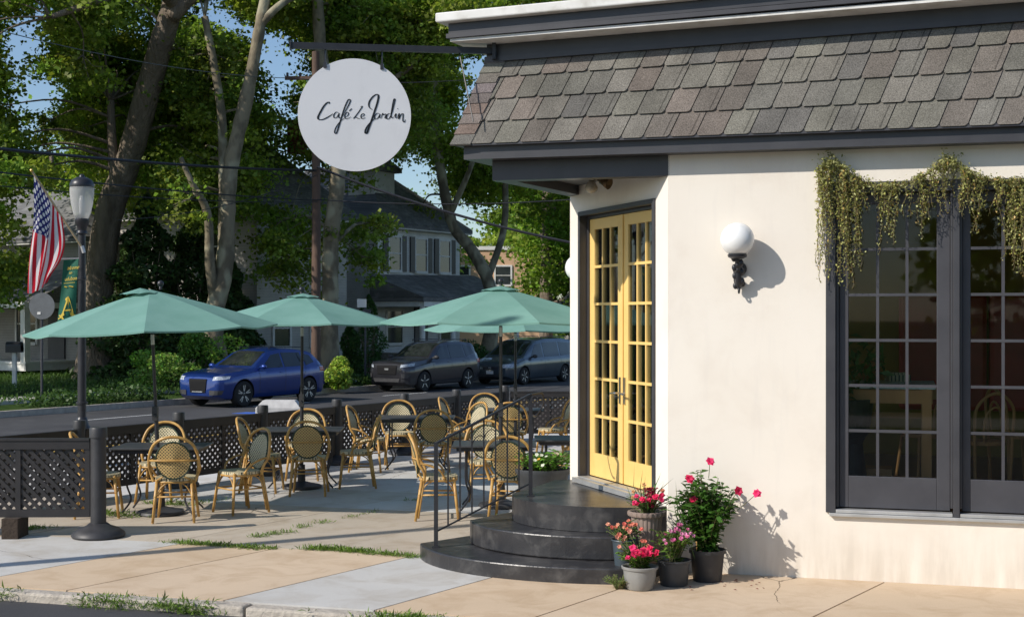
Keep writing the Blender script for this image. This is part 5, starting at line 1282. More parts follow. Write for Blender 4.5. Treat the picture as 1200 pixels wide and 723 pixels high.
def flagmat():
    m, t, b, N, L = nt('flag_cloth'); uvn = N.new('ShaderNodeUVMap'); uvn.uv_map = 'UVMap'; s = N.new('ShaderNodeSeparateXYZ'); L.new(uvn.outputs[0], s.inputs[0]); u, v = s.outputs[0], s.outputs[1]
    st_ = math_n(t, 'MODULO', math_n(t, 'FLOOR', math_n(t, 'MULTIPLY', v, 13)), 2)       # 0 red, 1 white
    c = mix_rgb(t, (.58, .015, .035), (.80, .79, .79), st_)
    inc = math_n(t, 'MULTIPLY', math_n(t, 'LESS_THAN', u, .40), math_n(t, 'LESS_THAN', v, 7/13))
    gu = math_n(t, 'MULTIPLY', u, 11/.40); gv = math_n(t, 'MULTIPLY', v, 9/(7/13)); 
    fu = math_n(t, 'SUBTRACT', math_n(t, 'FRACT', gu), .5); fv = math_n(t, 'SUBTRACT', math_n(t, 'FRACT', gv), .5)
    d = math_n(t, 'SQRT', math_n(t, 'ADD', math_n(t, 'MULTIPLY', fu, fu), math_n(t, 'MULTIPLY', math_n(t, 'MULTIPLY', fv, fv), .8)))
    par = math_n(t, 'MODULO', math_n(t, 'ADD', math_n(t, 'FLOOR', gu), math_n(t, 'FLOOR', gv)), 2)
    star = math_n(t, 'MULTIPLY', math_n(t, 'LESS_THAN', d, .46), math_n(t, 'LESS_THAN', par, .5))
    can_ = mix_rgb(t, (.025, .03, .16), (.75, .75, .75), star); c = mix_rgb(t, c, can_, inc)
    L.new(c, b.inputs['Base Color']); b.inputs['Roughness'].default_value = .8; tr = N.new('ShaderNodeBsdfTranslucent'); L.new(c, tr.inputs[0]); mx = N.new('ShaderNodeMixShader'); mx.inputs[0].default_value = .45
    L.new(b.outputs[0], mx.inputs[1]); L.new(tr.outputs[0], mx.inputs[2]); L.new(mx.outputs[0], N['Material Output'].inputs[0]); return m
mb.build('cloth', flagmat(), fl_, world=True, smooth=True, uv=uv)
# banner
bn = thing('street_banner', 'green street banner with yellow letter A hanging on the lamp post', 'banner', lp+Vector((-.06, 0, 0)))
bt, bb = P(92, 303, 19.98), None
grn = mat('banner_green', (.007, .125, .075), (.006, .10, .06), .7, 3); gold = mat('banner_gold', (.75, .55, .06), None, .6)
MB().tube([P(97, 303, 19.98), P(72, 303.5, 19.9)], .010, 8).ball(P(72, 303.5, 19.9), .018, 8).build('bar', M['alu'], bn, world=True)
def bp_(u, v, off=0.0):      # u 0..1 left to right, v 0..1 top to bottom; hangs slightly swung
    l = P(74.5, 305, 19.90).lerp(P(66, 386, 19.86), v); r = P(92.5, 303.5, 19.97).lerp(P(88, 384, 19.95), v); p = l.lerp(r, u); p.y += .025*math.sin(u*4+v*3)-off; return p
MB().grid(lambda a, b: bp_(a, b), 10, 20).build('cloth', grn, bn, world=True, smooth=True)
def glyph(polys, name, m_):
    mb = MB()
    for pl in polys: 
        vs = [bp_((x-0)/1.0, y, .012) for x, y in pl]; mb.add(vs, [tuple(range(len(vs)))])
    return mb.build(name, m_, bn, world=True)
glyph([[(.42, .56), (.52, .53), (.62, .57), (.90, .80), (1.0-.03, .815), (.86, .86), (.74, .81), (.46, .60)],
       [(.44, .58), (.52, .60), (.34, .76), (.40, .80), (.24, .835), (.06, .86), (.02, .84), (.14, .83), (.26, .76)],
       [(.30, .725), (.72, .725), (.74, .745), (.28, .745)], [(.04, .80), (.12, .79), (.30, .82), (.40, .86), (.30, .862), (.16, .83)], [(.34, .57), (.42, .545), (.50, .565), (.40, .60)], [(.70, .84), (.80, .85), (1-.02, .80), (.97, .83), (.84, .875)]], 'letter', gold)
def banner_text(txt, size, v, sx=1.0, sh=0.0, u=.5):
    p = bp_(u, v, .013); q = bp_(u+.1, v, .013); x = (q-p).normalized(); z = (bp_(u, v-.05, .013)-p).normalized(); y = z.cross(x) if False else x.cross(z)
    R_ = Matrix(((x.x, z.x, -y.x*-1), (x.y, z.y, -y.y*-1), (x.z, z.z, -y.z*-1))).to_4x4(); R_.translation = p-root_loc(bn)
    text_mesh(txt, size, R_, gold, 'lettering', bn, extrude=.0005, shear=sh, sx=sx)
banner_text('Welcome', .078, .145, .78, .5); banner_text('to', .06, .21, .9, .5); banner_text('Audubon', .082, .305, .74); banner_text('Est. 1703', .035, .38, .8, .3) if False else None
glyph([[(.14, .335), (.88, .335), (.88, .342), (.14, .342)]], 'underline', gold)
MB().tube([bp_(.2, .385, .012), bp_(.38, .40, .012)], .008, 5).tube([bp_(.5, .385, .012), bp_(.8, .405, .012)], .008, 5).build('small_print', gold, bn, world=True)
# round sign seen from behind
sp0 = P(49, 470, 38.0); sp0.z = -.25
rs = thing('round_road_sign', 'grey back of a round road sign on a thin pole below the flag', 'road sign', sp0)
MB().tube([(0, 0, 0), (0, 0, 3.2)], .035, 8).build('pole', M['charcoal2'], rs)
MB().lathe([(0, -.004), (.37, -.004), (.37, .004), (0, .004)], c=(.02, -.05, 2.72), n=48, axis=(0.1, 1, 0)).build('disc', mat('galvanised', (.13, .14, .15), (.10, .105, .11), .5, 4, metal=.3), rs)
MB().box((-.06, -.062, 2.52), (.09, .006, .07)).build('sticker', M['white'], rs)
sp1 = P(428, 470, 48.9); sp1.z = -.3
rs = thing('street_sign', 'thin post with small white and dark plates beyond the middle umbrella', 'road sign', sp1)
MB().tube([(0, 0, 0), (0, 0, 3.1)], .038, 8).build('pole', M['charcoal2'], rs)
MB().box((-.12, -.05, 2.95), (.34, .01, .30)).build('white_plate', M['white'], rs); MB().box((.05, -.05, 2.50), (.30, .01, .46)).build('dark_plate', M['charcoal2'], rs)
# ---------------------------------------------------------------- utility poles and wires
def upole(px, Y, h, r, label, arms):
    b = P(px, 400, Y); b.z = -.3; t_ = thing('utility_pole', label, 'utility pole', b)
    MB().tube([(0, 0, 0), (.02, 0, h*.5), (.0, 0, h)], [r, r*.88, r*.75], 14).build('pole', M['pole'], t_, smooth=40)
    for z, w_ in arms:
        ar = MB().plank((-w_, 0, z), (w_*.35, .0, z), .10, .12).build('crossarm', M['pole'], t_)
        mb = MB()
        for x in (-w_*.92, -w_*.5, w_*.28): mb.lathe([(.03, .06), (.05, .09), (.035, .13), (.05, .17), (0, .2)], c=(x, 0, z), n=10)
        mb.build('insulator', M['charcoal'], ar)
    return b
pA = upole(370, 46.6, 11.5, .17, 'dark brown wooden utility pole behind the middle umbrella', [(10.6, 1.05)])
w_objs = []
def wire(name, a, b, sag, r, label):
    a, b = Vector(a), Vector(b); pts = []
    for i in range(25): k = i/24; p = a.lerp(b, k); p.z -= sag*4*k*(1-k); pts.append(p)
    o = MB().tube(pts, r, 5, cap=True).build(name, M['black'], None)
    tag(o, label, 'cable', 'overhead cables')
def PX(px, py, Y): return P(px, py, Y)
pt = P(370, 200, 46.4)
wire('overhead_cable', PX(-60, 168, 30), pt, .12, .040, 'thickest black cable sloping from the upper left edge to the brown pole')
wire('overhead_cable', P(372, 196, 46.4), PX(760, 300, 44), .35, .045, 'thick black cable sagging from the brown pole down to the right')
wire('overhead_cable', PX(-60, 195, 31), PX(372, 235, 46.4), .10, .020, 'thin cable crossing in front of the street lamp top')
wire('overhead_cable', PX(-60, 212, 31), PX(372, 237, 46.4), .15, .013, 'faint thin cable just below the one behind the street lamp top')
wire('overhead_cable', P(372, 234, 46.4), PX(760, 226, 44), .25, .018, 'thin nearly level cable right of the brown pole')
wire('overhead_cable', PX(138, 258, 40), PX(372, 205, 46.4), .3, .012, 'thin cable rising right from the big leaning trunk')
wire('overhead_cable', P(345, 92, 46.4), PX(-60, 20, 30), .3, .012, 'high thin cable from the pole crossarm to the upper left')
wire('overhead_cable', P(345, 92, 46.4), PX(760, 60, 45), .5, .012, 'high thin cable from the pole crossarm towards the café roof')
# pole just outside the picture on the near pavement; its shadow lies across the slabs
nb_ = Vector((-8.35, 9.9, -.1)); t_ = thing('utility_pole', 'plain wooden utility pole on the near pavement left of the café', 'utility pole', nb_)
MB().tube([(0, 0, 0), (0, 0, 9.0)], [.11, .085], 14).build('pole', M['pole'], t_)
# ---------------------------------------------------------------- houses
def clap(name, c, k=9.0):
    m, t, b, N, L = nt(name); co = coord(t); s = N.new('ShaderNodeSeparateXYZ'); L.new(co, s.inputs[0]); b.inputs['Roughness'].default_value = .8
    w_ = math_n(t, 'FRACT', math_n(t, 'MULTIPLY', s.outputs[2], k)); col = mix_rgb(t, c, tuple(x*.8 for x in c), ramp(t, noise(t, co, 1.2, 4), .4, .7))
    col = mix_rgb(t, tuple(x*.45 for x in c), col, ramp(t, w_, .02, .10)); L.new(col, b.inputs['Base Color']); bump(t, w_, .6, .03, b); return m
def roofm(name, c):
    m, t, b, N, L = nt(name); co = coord(t, 'Object', (1, 1, 1.6)); br_ = N.new('ShaderNodeTexBrick'); b.inputs['Roughness'].default_value = .95
    br_.inputs['Scale'].default_value = 2.2; br_.inputs['Color1'].default_value = (*c, 1); br_.inputs['Color2'].default_value = (*[x*.65 for x in c], 1); br_.inputs['Mortar'].default_value = (*[x*.45 for x in c], 1)
    br_.inputs['Row Height'].default_value = .3; br_.inputs['Mortar Size'].default_value = .02
    mp = N.new('ShaderNodeMapping'); mp.inputs['Rotation'].default_value = (PI/2, 0, 0); L.new(co, mp.inputs[0]); L.new(mp.outputs[0], br_.inputs[0])
    L.new(mix_rgb(t, br_.outputs[0], tuple(x*1.4 for x in c), ramp(t, noise(t, co, 1.5, 4), .5, .8)), b.inputs['Base Color']); return m
wglass = mat('house_glass', (.02, .025, .03), (.05, .055, .06), .08, .8, spec=.8)
HA = math.atan2(U.y, U.x)
def window(par, face, a, z, w_, h, origin=(0, 0), t=.0, fm=None, mull=True):
    """face 'x-' wall at local x=origin[0] facing -x, 'y-' wall at y=origin[1] facing -y; a = position along the wall"""
    fm = fm or M['white']; ox, oy = origin
    def bx(mb, a0, a1, z0, z1, d0, d1):
        if face == 'x-': return mb.box((ox-(d0+d1)/2, (a0+a1)/2, (z0+z1)/2), (abs(d1-d0), a1-a0, z1-z0))
        return mb.box(((a0+a1)/2, oy-(d0+d1)/2, (z0+z1)/2), (a1-a0, abs(d1-d0), z1-z0))
    mb = MB(); f = .11
    bx(mb, a-w_/2-f, a-w_/2, z-f, z+h+f, .0, .07); bx(mb, a+w_/2, a+w_/2+f, z-f, z+h+f, .0, .07); bx(mb, a-w_/2, a+w_/2, z+h, z+h+f, .0, .07); bx(mb, a-w_/2-.04, a+w_/2+.04, z-f-.02, z, .0, .11)
    bx(mb, a-w_/2, a+w_/2, z+h*.49, z+h*.53, .0, .055)
    wn = mb.build('window', fm, par); mb = MB(); bx(mb, a-w_/2, a+w_/2, z, z+h, .003, .03); mb.build('pane', wglass, wn); return wn
def hip(mb, x0, x1, y0, y1, z, zr, ov=.45, ridge=.45, gable=False):
    x0 -= ov; x1 += ov; y0 -= ov; y1 += ov; cy = (y0+y1)/2; cx = (x0+x1)/2
    if (y1-y0) >= (x1-x0): d = 0 if gable else (x1-x0)/2*ridge*2; r0, r1 = (cx, y0+d, zr), (cx, y1-d, zr); vs = [(x0, y0, z), (x1, y0, z), (x1, y1, z), (x0, y1, z), r0, r1]; fs = [(0, 1, 4), (1, 2, 5, 4), (2, 3, 5), (3, 0, 4, 5)]
    else: d = 0 if gable else (y1-y0)/2*ridge*2; r0, r1 = (x0+d, cy, zr), (x1-d, cy, zr); vs = [(x0, y0, z), (x1, y0, z), (x1, y1, z), (x0, y1, z), r0, r1]; fs = [(0, 1, 5, 4), (1, 2, 5), (2, 3, 4, 5), (3, 0, 4)]
    mb.add([(v[0], v[1], v[2]) for v in vs], fs); mb.box((cx, cy, z-.1), (x1-x0, y1-y0, .18)); return mb
def house(label, corner, L, Wd, ze, zr, wall, roof, gable=False):
    t_ = thing('house', label, 'house', (corner[0], corner[1], -.3), HA)
    MB().box((L/2, Wd/2, ze/2), (L, Wd, ze)).build('wall', wall, t_)
    hip(MB(), 0, L, 0, Wd, ze+.1, zr, gable=gable).build('roof', roof, t_); MB().box((L/2, Wd/2, ze-.07), (L+.85, Wd+.85, .14)).build('eaves', M['white'], t_)
    return t_
slate = roofm('dark_roof_shingles', (.19, .19, .19)); slate2 = roofm('grey_roof_shingles', (.22, .21, .20))
# right house (white side wall, dark shutters, porch)
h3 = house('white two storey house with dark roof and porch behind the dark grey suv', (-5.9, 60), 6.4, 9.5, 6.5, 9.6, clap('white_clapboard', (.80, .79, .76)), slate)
for a in (1.2, 3.2, 5.1):
    window(h3, 'y-', a, 4.55, .85, 1.45)
    MB().box((a-.68, -.05, 5.28), (.34, .06, 1.6)).box((a+.68, -.05, 5.28), (.34, .06, 1.6)).build('shutters', M['black'], h3)
window(h3, 'x-', 2.2, 4.5, .9, 1.5); window(h3, 'x-', 5.2, 4.5, .9, 1.5); window(h3, 'x-', 3.2, 1.4, .9, 1.5)
MB().box((2.0, 1.9, 8.3), (1.5, 1.5, 1.9)).build('dormer', M['white'], h3)
hip(MB(), 1.25, 2.75, 1.15, 2.65, 9.25, 10.2, .25).build('dormer_roof', slate2, h3)
MB().box((4.2, 4.5, 9.9), (.7, .7, 1.6)).build('chimney', mat('brick', (.30, .11, .07), (.22, .08, .05), .9, 9), h3)
# porch
pm = MB(); pm.add([(-.6, -2.9, 3.3), (7.6, -2.9, 3.3), (7.6, -.02, 4.45), (-.6, -.02, 4.3), (-.6, -.02, 3.3)], [(0, 1, 2, 3), (0, 3, 4)]); pm.box((3.5, -1.45, 3.2), (8.2, 2.9, .18)); pm.build('porch_roof', slate2, h3)
MB().box((3.5, -2.75, 3.0), (8.0, .22, .22)).box((-.45, -1.4, 3.0), (.22, 2.5, .22)).build('porch_beam', M['white'], h3)
for x in (-.4, 1.9, 4.6, 7.2): MB().lathe([(.13, 1.0), (.11, 2.9)], c=(x, -2.7, 0), n=14).box((x, -2.7, .95), (.34, .34, .12)).build('porch_column', M['white'], h3)
stone = mat('stone_wall', (.28, .25, .21), (.16, .14, .12), .9, 7, 12, .8, .05)
MB().box((1.2, -2.7, .45), (3.3, .35, .9)).box((5.9, -2.7, .45), (2.7, .35, .9)).box((-.4, -1.4, .45), (.35, 2.4, .9)).build('porch_wall', stone, h3)
MB().box((3.2, -.03, 1.75), (1.0, .08, 2.3)).build('front_door', M['charcoal'], h3)
window(h3, 'y-', 1.2, 1.3, 1.1, 1.4); window(h3, 'y-', 5.3, 1.3, 1.1, 1.4)
# middle house (in shade)
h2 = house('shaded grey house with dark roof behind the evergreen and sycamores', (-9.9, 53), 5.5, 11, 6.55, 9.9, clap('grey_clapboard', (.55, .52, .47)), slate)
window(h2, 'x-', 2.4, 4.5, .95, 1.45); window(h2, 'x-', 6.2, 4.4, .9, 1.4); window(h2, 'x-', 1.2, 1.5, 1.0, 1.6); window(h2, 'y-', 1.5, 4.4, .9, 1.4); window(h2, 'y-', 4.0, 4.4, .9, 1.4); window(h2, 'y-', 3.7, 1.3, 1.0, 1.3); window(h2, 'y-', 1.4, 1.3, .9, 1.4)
MB().box((2.6, 9.0, 9.3), (1.0, .9, 2.2)).build('chimney', mat('pale_brick', (.45, .36, .30), (.35, .28, .22), .9, 9), h2)
MB().box((1.8, 3.0, 9.0), (1.6, 1.6, 1.5)).build('dormer', M['white'], h2); hip(MB(), 1.0, 2.6, 2.2, 3.8, 9.75, 10.5, .2).build('dormer_roof', slate, h2)
MB().box((4.2, 1.6, 10.0), (.6, .6, 1.4)).build('chimney', mat('red_brick', (.35, .10, .06), (.25, .08, .05), .9, 9), h2)
# left house with porch
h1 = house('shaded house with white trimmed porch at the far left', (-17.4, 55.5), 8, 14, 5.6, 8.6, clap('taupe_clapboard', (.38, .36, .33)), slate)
pm = MB(); pm.add([(-3.2, -.5, 2.95), (-3.2, 12, 2.95), (-.02, 12, 4.4), (-.02, -.5, 4.4), (-.02, -.5, 2.95)], [(0, 3, 2, 1), (0, 4, 3)]); pm.box((-1.6, 5.75, 2.9), (3.2, 12.5, .14)); pm.build('porch_roof', slate2, h1)
pm = MB(); pm.add([(-3.25, 1.2, 2.98), (-3.25, 5.2, 2.98), (-3.25, 3.2, 4.3), (-1.0, 3.2, 4.3), (-.9, 1.2, 2.98), (-.9, 5.2, 2.98)], [(0, 1, 2), (0, 2, 3, 4), (1, 5, 3, 2)]); pm.build('porch_gable', slate2, h1)
MB().plank((-3.3, 1.1, 3.0), (-3.3, 3.2, 4.4), .10, .22, up=(1, 0, 0)).plank((-3.3, 3.2, 4.4), (-3.3, 5.3, 3.0), .10, .22, up=(1, 0, 0)).box((-3.28, 5.75, 2.92), (.14, 12.6, .24)).box((-1.6, -.5, 2.9), (3.3, .12, .22)).build('porch_trim', M['white'], h1)
for y in (-.3, 2.3, 4.2, 7.6, 11.6): MB().box((-3.1, y, 1.75), (.26, .26, 2.3)).build('porch_column', M['white'] if y < 3 else M['charcoal2'], h1)
MB().box((-3.15, 5.7, .55), (.1, 12.3, .36)).box((-1.6, -.4, .55), (3.2, .1, .36)).box((-1.6, 5.7, .68), (3.3, 12.4, .08)).build('porch_deck', M['white'], h1)
window(h1, 'x-', 3.5, 1.4, 1.2, 1.5); window(h1, 'x-', 7.5, 1.4, 1.2, 1.5); window(h1, 'x-', 5.2, 4.2-.2, 1.0, 1.2)
MB().box((-.04, 1.6, 1.7), (.08, 1.0, 2.1)).build('front_door', M['charcoal'], h1)
# far peach building and metal roofed house
pb = thing('far_building', 'far peach coloured flat roofed building behind the leaning tree', 'building', (-4.0, 92, -.3))
MB().box((2.2, 3, 3.5), (7.5, 6, 7.0)).build('wall', mat('peach_stucco', (.66, .42, .26), (.6, .38, .23), .9, 1), pb); MB().box((2.2, 3, 7.05), (7.7, 6.2, .25)).build('parapet', M['white'], pb)
window(pb, 'y-', .6, 4.6, 1.0, 1.2, (0, 0)); window(pb, 'y-', 3.4, 4.6, 1.0, 1.2, (0, 0))
mr = thing('metal_roof_house', 'small building with grey standing seam roof at the café wall edge', 'building', (3.0, 72, -.3))
MB().box((3, 3, 1.4), (6, 6, 2.8)).build('wall', clap('pale_clapboard', (.5, .48, .45)), mr)
seam = mat('standing_seam', (.17, .18, .20), (.13, .14, .155), .45, 2, metal=.4)
mb = MB(); mb.add([(-.9, -.3, 2.75), (6.3, -.3, 2.75), (6.3, 3, 6.0), (2.4, 3, 6.0), (-.9, 6.3, 2.75), (6.3, 6.3, 2.75)], [(0, 1, 2, 3), (0, 3, 4), (3, 2, 5, 4)])
for i in range(15):
    k = i/14; x = -.9+7.2*k; xt = max(x, -.9+3.3*min(1, 1)); top = (max(x, 2.4) if x > 2.4 else x, -.3+3.3*min(1, (x+.9)/3.3), 2.75+3.25*min(1, (x+.9)/3.3)); mb.plank((x, -.3, 2.78), (x+.001, top[1]-.01, top[2]+.02), .04, .05)
mb.build('roof', seam, mr)
# picket fence
pf = thing('picket_fence', 'pale wooden picket fence behind the minivan', 'fence', (-1.2, 64, -.2), math.radians(12))
mb = MB()
for i in range(46): mb.box((i*.14, 0, .55), (.095, .02, 1.1)); mb.add([(i*.14-.0475, -.01, 1.1), (i*.14+.0475, -.01, 1.1), (i*.14, -.01, 1.18)], [(0, 1, 2)])
mb.build('pickets', mat('weathered_pickets', (.42, .32, .22), (.3, .22, .15), .9, 6), pf); MB().box((3.2, .03, .3), (6.5, .04, .08)).box((3.2, .03, .9), (6.5, .04, .08)).build('rails', M['wood'], pf)
mbx = thing('mailbox', 'dark mailbox on a white post before the left porch', 'mailbox', tuple(P(17, 430, 45).xy)+(-.2,))
MB().box((0, 0, .6), (.12, .12, 1.2)).build('post', M['white'], mbx); MB().box((0, 0, 1.3), (.5, .3, .22)).lathe([(.0, -.25), (.15, -.25), (.15, .25), (0, .25)], c=(0, 0, 1.4), axis=(1, 0, 0), n=16).build('box', M['black'], mbx)
# ---------------------------------------------------------------- trees
def tree(name, label, path, r0, r1, bark, limbs, clumps, dens, lsize, lm, cat='tree', group=None, col=(1, 1, 1), droop=.6, seed=1):
    """path/limbs: lists of world points; clumps: (centre, radius)"""
    base = Vector(path[0]); t_ = thing(name, label, cat, base, 0, group); R_ = random.Random(seed)
    pts = catmull(path, 8); n = len(pts)
    mb = MB(); rr_ = [(r0+(r1-r0)*(k/(n-1)))*(1+.55*max(0, 1-k/(n*.10)))+R_.uniform(-.02, .02) for k in range(n)]
    mb.tube(pts, rr_, 20)
    mb.build('trunk', bark, t_, world=True, smooth=True)
    skel = [(p, r_) for p, r_ in zip(pts, rr_)]
    for lb, ra, rb_ in limbs:
        lp_ = catmull(lb, 7); m = len(lp_); lr = [ra+(rb_-ra)*k/(m-1) for k in range(m)]
        MB().tube(lp_, lr, 12).build('limb', bark, t_, world=True, smooth=True); skel += list(zip(lp_, lr))
    mb = MB(); sk = skel[len(pts)//4:] if not limbs else skel[len(pts)//3:]
    for c, r_ in clumps:
        c = Vector(c); q, qr = min(sk, key=lambda s: (s[0]-c).length+(2.0 if s[0].z > c.z+1.0 else 0)); d = (q-c).length
        if .4 < d < 4.5:
            mid = q.lerp(c, .5)+Vector((R_.uniform(-.3, .3), R_.uniform(-.3, .3), .12*d)); mb.tube(catmull([q, mid, c], 5), [max(.02, min(qr*.4, .028*d**.8+.01))*(1-.75*k/10) for k in range(11)], 6)
            for _ in range(3):
                e = c+Vector((R_.gauss(0, 1), R_.gauss(0, 1), R_.gauss(0, .7))).normalized()*r_*.8; mb.tube([mid.lerp(c, .6), c.lerp(e, .5)+Vector((0, 0, .05)), e], [.02, .014, .006], 4)
    if clumps: mb.build('branches', bark, t_, world=True, smooth=True)
    cen, szs, cl = [], [], []
    for c, r_ in clumps:
        k = max(20, int(dens*r_*r_)); tone = R_.uniform(.75, 1.25)
        # each clump = several sub sprays, so that gaps open inside it
        ns = max(4, int(4.5*r_*r_))
        for s_ in range(ns):
            d = Vector((R_.gauss(0, 1), R_.gauss(0, 1), R_.gauss(0, .8))).normalized()*r_*R_.uniform(.35, 1.0); c2 = Vector(c)+d; rs_ = R_.uniform(.32, .62)*max(.7, r_**.5)
            kk = max(6, k//ns); p = rng.normal(size=(kk, 3))*np.array([rs_*.72, rs_*.72, rs_*.34])+np.array(c2); p[:, 2] -= droop*.25*((p[:, 0]-c2.x)**2+(p[:, 1]-c2.y)**2)/max(rs_, .1)
            tt = tone*R_.uniform(.75, 1.3); cen.append(p); szs.append(rng.uniform(.55, 1.3, kk)*lsize); cl.append(np.tile(np.array(col)*tt*np.array([R_.uniform(.85, 1.2), 1, R_.uniform(.6, 1.0)]), (kk, 1)))
    if cen: leaf_obj('crown', np.concatenate(cen), np.concatenate(szs), lm, t_, True, np.concatenate(cl), aspect=.85, droop=droop)
    return t_
def region(poly, n, Y0, Y1, r0, r1, seed, holes=(), zmin=-1):
    """clump centres spread through the part of the crown seen in this bearing range"""
    R_ = random.Random(seed); out = []; xs = [p[0] for p in poly]; ys = [p[1] for p in poly]; tries = 0
    while len(out) < n and tries < n*80:
        tries += 1; x = R_.uniform(min(xs), max(xs)); y = R_.uniform(min(ys), max(ys)); ins = False; m = len(poly)
        for i in range(m):
            (xa, ya), (xb, yb) = poly[i], poly[(i+1) % m]
            if (ya > y) != (yb > y) and x < (xb-xa)*(y-ya)/(yb-ya)+xa: ins = not ins
        if not ins: continue
        Y = R_.uniform(Y0, Y1); r_ = R_.uniform(r0, r1)
        if any((x-hx)**2+(y-hy)**2 < (hr+r_*F/Y*.85)**2 for hx, hy, hr in holes): continue
        out.append((P(x, y, Y), r_))
    return out
HOLES = [(28, 98, 20), (45, 20, 16), (8, 60, 12), (60, 100, 10), (318, 55, 17), (316, 100, 13), (345, 150, 9), (257, 5, 14), (563, 90, 15), (566, 118, 10), (545, 255, 14), (520, 262, 10), (505, 215, 9), (625, 345, 10), (330, 208, 9), (470, 190, 8), (555, 150, 8), (12, 160, 9), (150, 30, 5), (70, 180, 6), (200, 160, 5)]
def tb_pts(l): return [P(*q) for q in l]
# big leaning trunk at left
b = P(112, 440, 50); b.z = -.2
cl = region([(90, -60), (330, -60), (300, 60), (250, 120), (240, 205), (90, 215)], 110, 51, 60, 1.0, 1.8, 1, HOLES)
cl += region([(-60, -60), (115, -60), (105, 60), (95, 215), (60, 195), (-60, 160)], 95, 42, 56, .8, 1.5, 21, HOLES)
cl += region([(-60, 150), (0, 150), (40, 190), (20, 260), (30, 330), (-60, 340)], 26, 40, 48, .7, 1.2, 2)
tree('sycamore_tree', 'huge leaning dark trunk with broad crown beside the street lamp', [b]+tb_pts([(116, 340, 50), (128, 250, 49.5), (150, 190, 49), (178, 90, 48), (205, 0, 47), (235, -90, 46)]), .57, .34, M['bark'],
     [(tb_pts([(136, 225, 49), (131, 160, 49), (130, 118, 49)]), .22, .12), (tb_pts([(205, 5, 47), (170, -20, 45), (120, 0, 43), (60, 20, 42)]), .25, .08), (tb_pts([(200, 20, 47), (255, -30, 47), (330, -60, 48)]), .3, .12)], cl, 640, .175, M['leaf'], seed=3)
# twin sycamore by the blue car
b = P(258, 430, 46); b.z = -.2
cl = region([(215, -60), (350, -60), (345, 60), (335, 150), (345, 230), (300, 235), (240, 240), (205, 160), (240, 60)], 90, 47.5, 56, .8, 1.6, 4, HOLES)
cl += region([(180, 190), (230, 185), (235, 240), (190, 235)], 5, 44, 47, .5, .8, 5)
tree('sycamore_tree', 'forked mottled sycamore rising behind the blue suv', [b]+tb_pts([(250, 380, 46), (262, 320, 46), (266, 270, 46), (270, 200, 46), (290, 110, 46), (305, 30, 46), (318, -40, 46)]), .36, .17, M['syc'],
     [(tb_pts([(252, 350, 46), (246, 310, 45.6), (243, 250, 45.4), (225, 215, 45), (212, 185, 45)]), .20, .07), (tb_pts([(262, 280, 46), (262, 200, 47), (258, 120, 47), (240, 20, 47)]), .2, .12), (tb_pts([(304, 30, 46), (330, 5, 46), (360, -10, 47)]), .16, .08)], cl, 640, .165, M['leaf'], seed=5)
# sycamore behind the brown pole
b = P(385, 430, 48.5); b.z = -.2
cl = region([(340, -60), (560, -60), (545, 60), (480, 120), (480, 190), (400, 215), (345, 190), (330, 60)], 120, 50, 60, .9, 1.7, 6, HOLES)
cl += region([(315, 250), (360, 235), (430, 240), (465, 255), (455, 310), (425, 330), (400, 330), (385, 300), (345, 340), (320, 330)], 22, 48.5, 54, .55, 1.05, 7)
tree('sycamore_tree', 'mottled sycamore standing right behind the brown utility pole', [b]+tb_pts([(387, 350, 48.5), (388, 280, 48.5), (396, 200, 48.5), (388, 120, 48.5), (376, 60, 49), (370, -40, 49)]), .33, .20, M['syc'],
     [(tb_pts([(398, 205, 48.5), (405, 160, 49), (440, 100, 50), (480, 50, 51), (510, -10, 52)]), .22, .10), (tb_pts([(440, 100, 50), (480, 80, 50), (520, 30, 51)]), .12, .06), (tb_pts([(390, 290, 48.5), (420, 262, 50), (460, 270, 51)]), .08, .04), (tb_pts([(388, 270, 48.5), (355, 252, 50), (325, 262, 51)]), .08, .04)], cl, 600, .165, M['leaf'], seed=7)
# leaning light tree left of the café
b = P(566, 415, 61); b.z = -.2
cl = region([(470, 90), (560, 60), (590, 140), (588, 210), (570, 290), (530, 300), (500, 280), (478, 220), (470, 160)], 62, 61, 68, .8, 1.4, 8, HOLES)
cl += region([(480, -60), (620, -60), (600, 60), (560, 90), (490, 110)], 30, 57, 66, .8, 1.5, 9, HOLES)
tree('sycamore_tree', 'light green tree with trunk leaning left above the green umbrella by the doors', [b]+tb_pts([(577, 380, 61), (572, 330, 61), (552, 292, 61), (530, 262, 61), (515, 190, 61), (508, 120, 61), (512, 40, 61), (520, -40, 61)]), .33, .15, M['syc'],
     [(tb_pts([(528, 250, 61), (550, 200, 60), (565, 150, 60)]), .16, .08), (tb_pts([(570, 330, 61), (590, 270, 62), (592, 210, 62), (590, 120, 62), (600, 20, 62)]), .17, .11)], cl, 430, .18, M['leaf'], seed=9, col=(1.25, 1.2, 1.0))
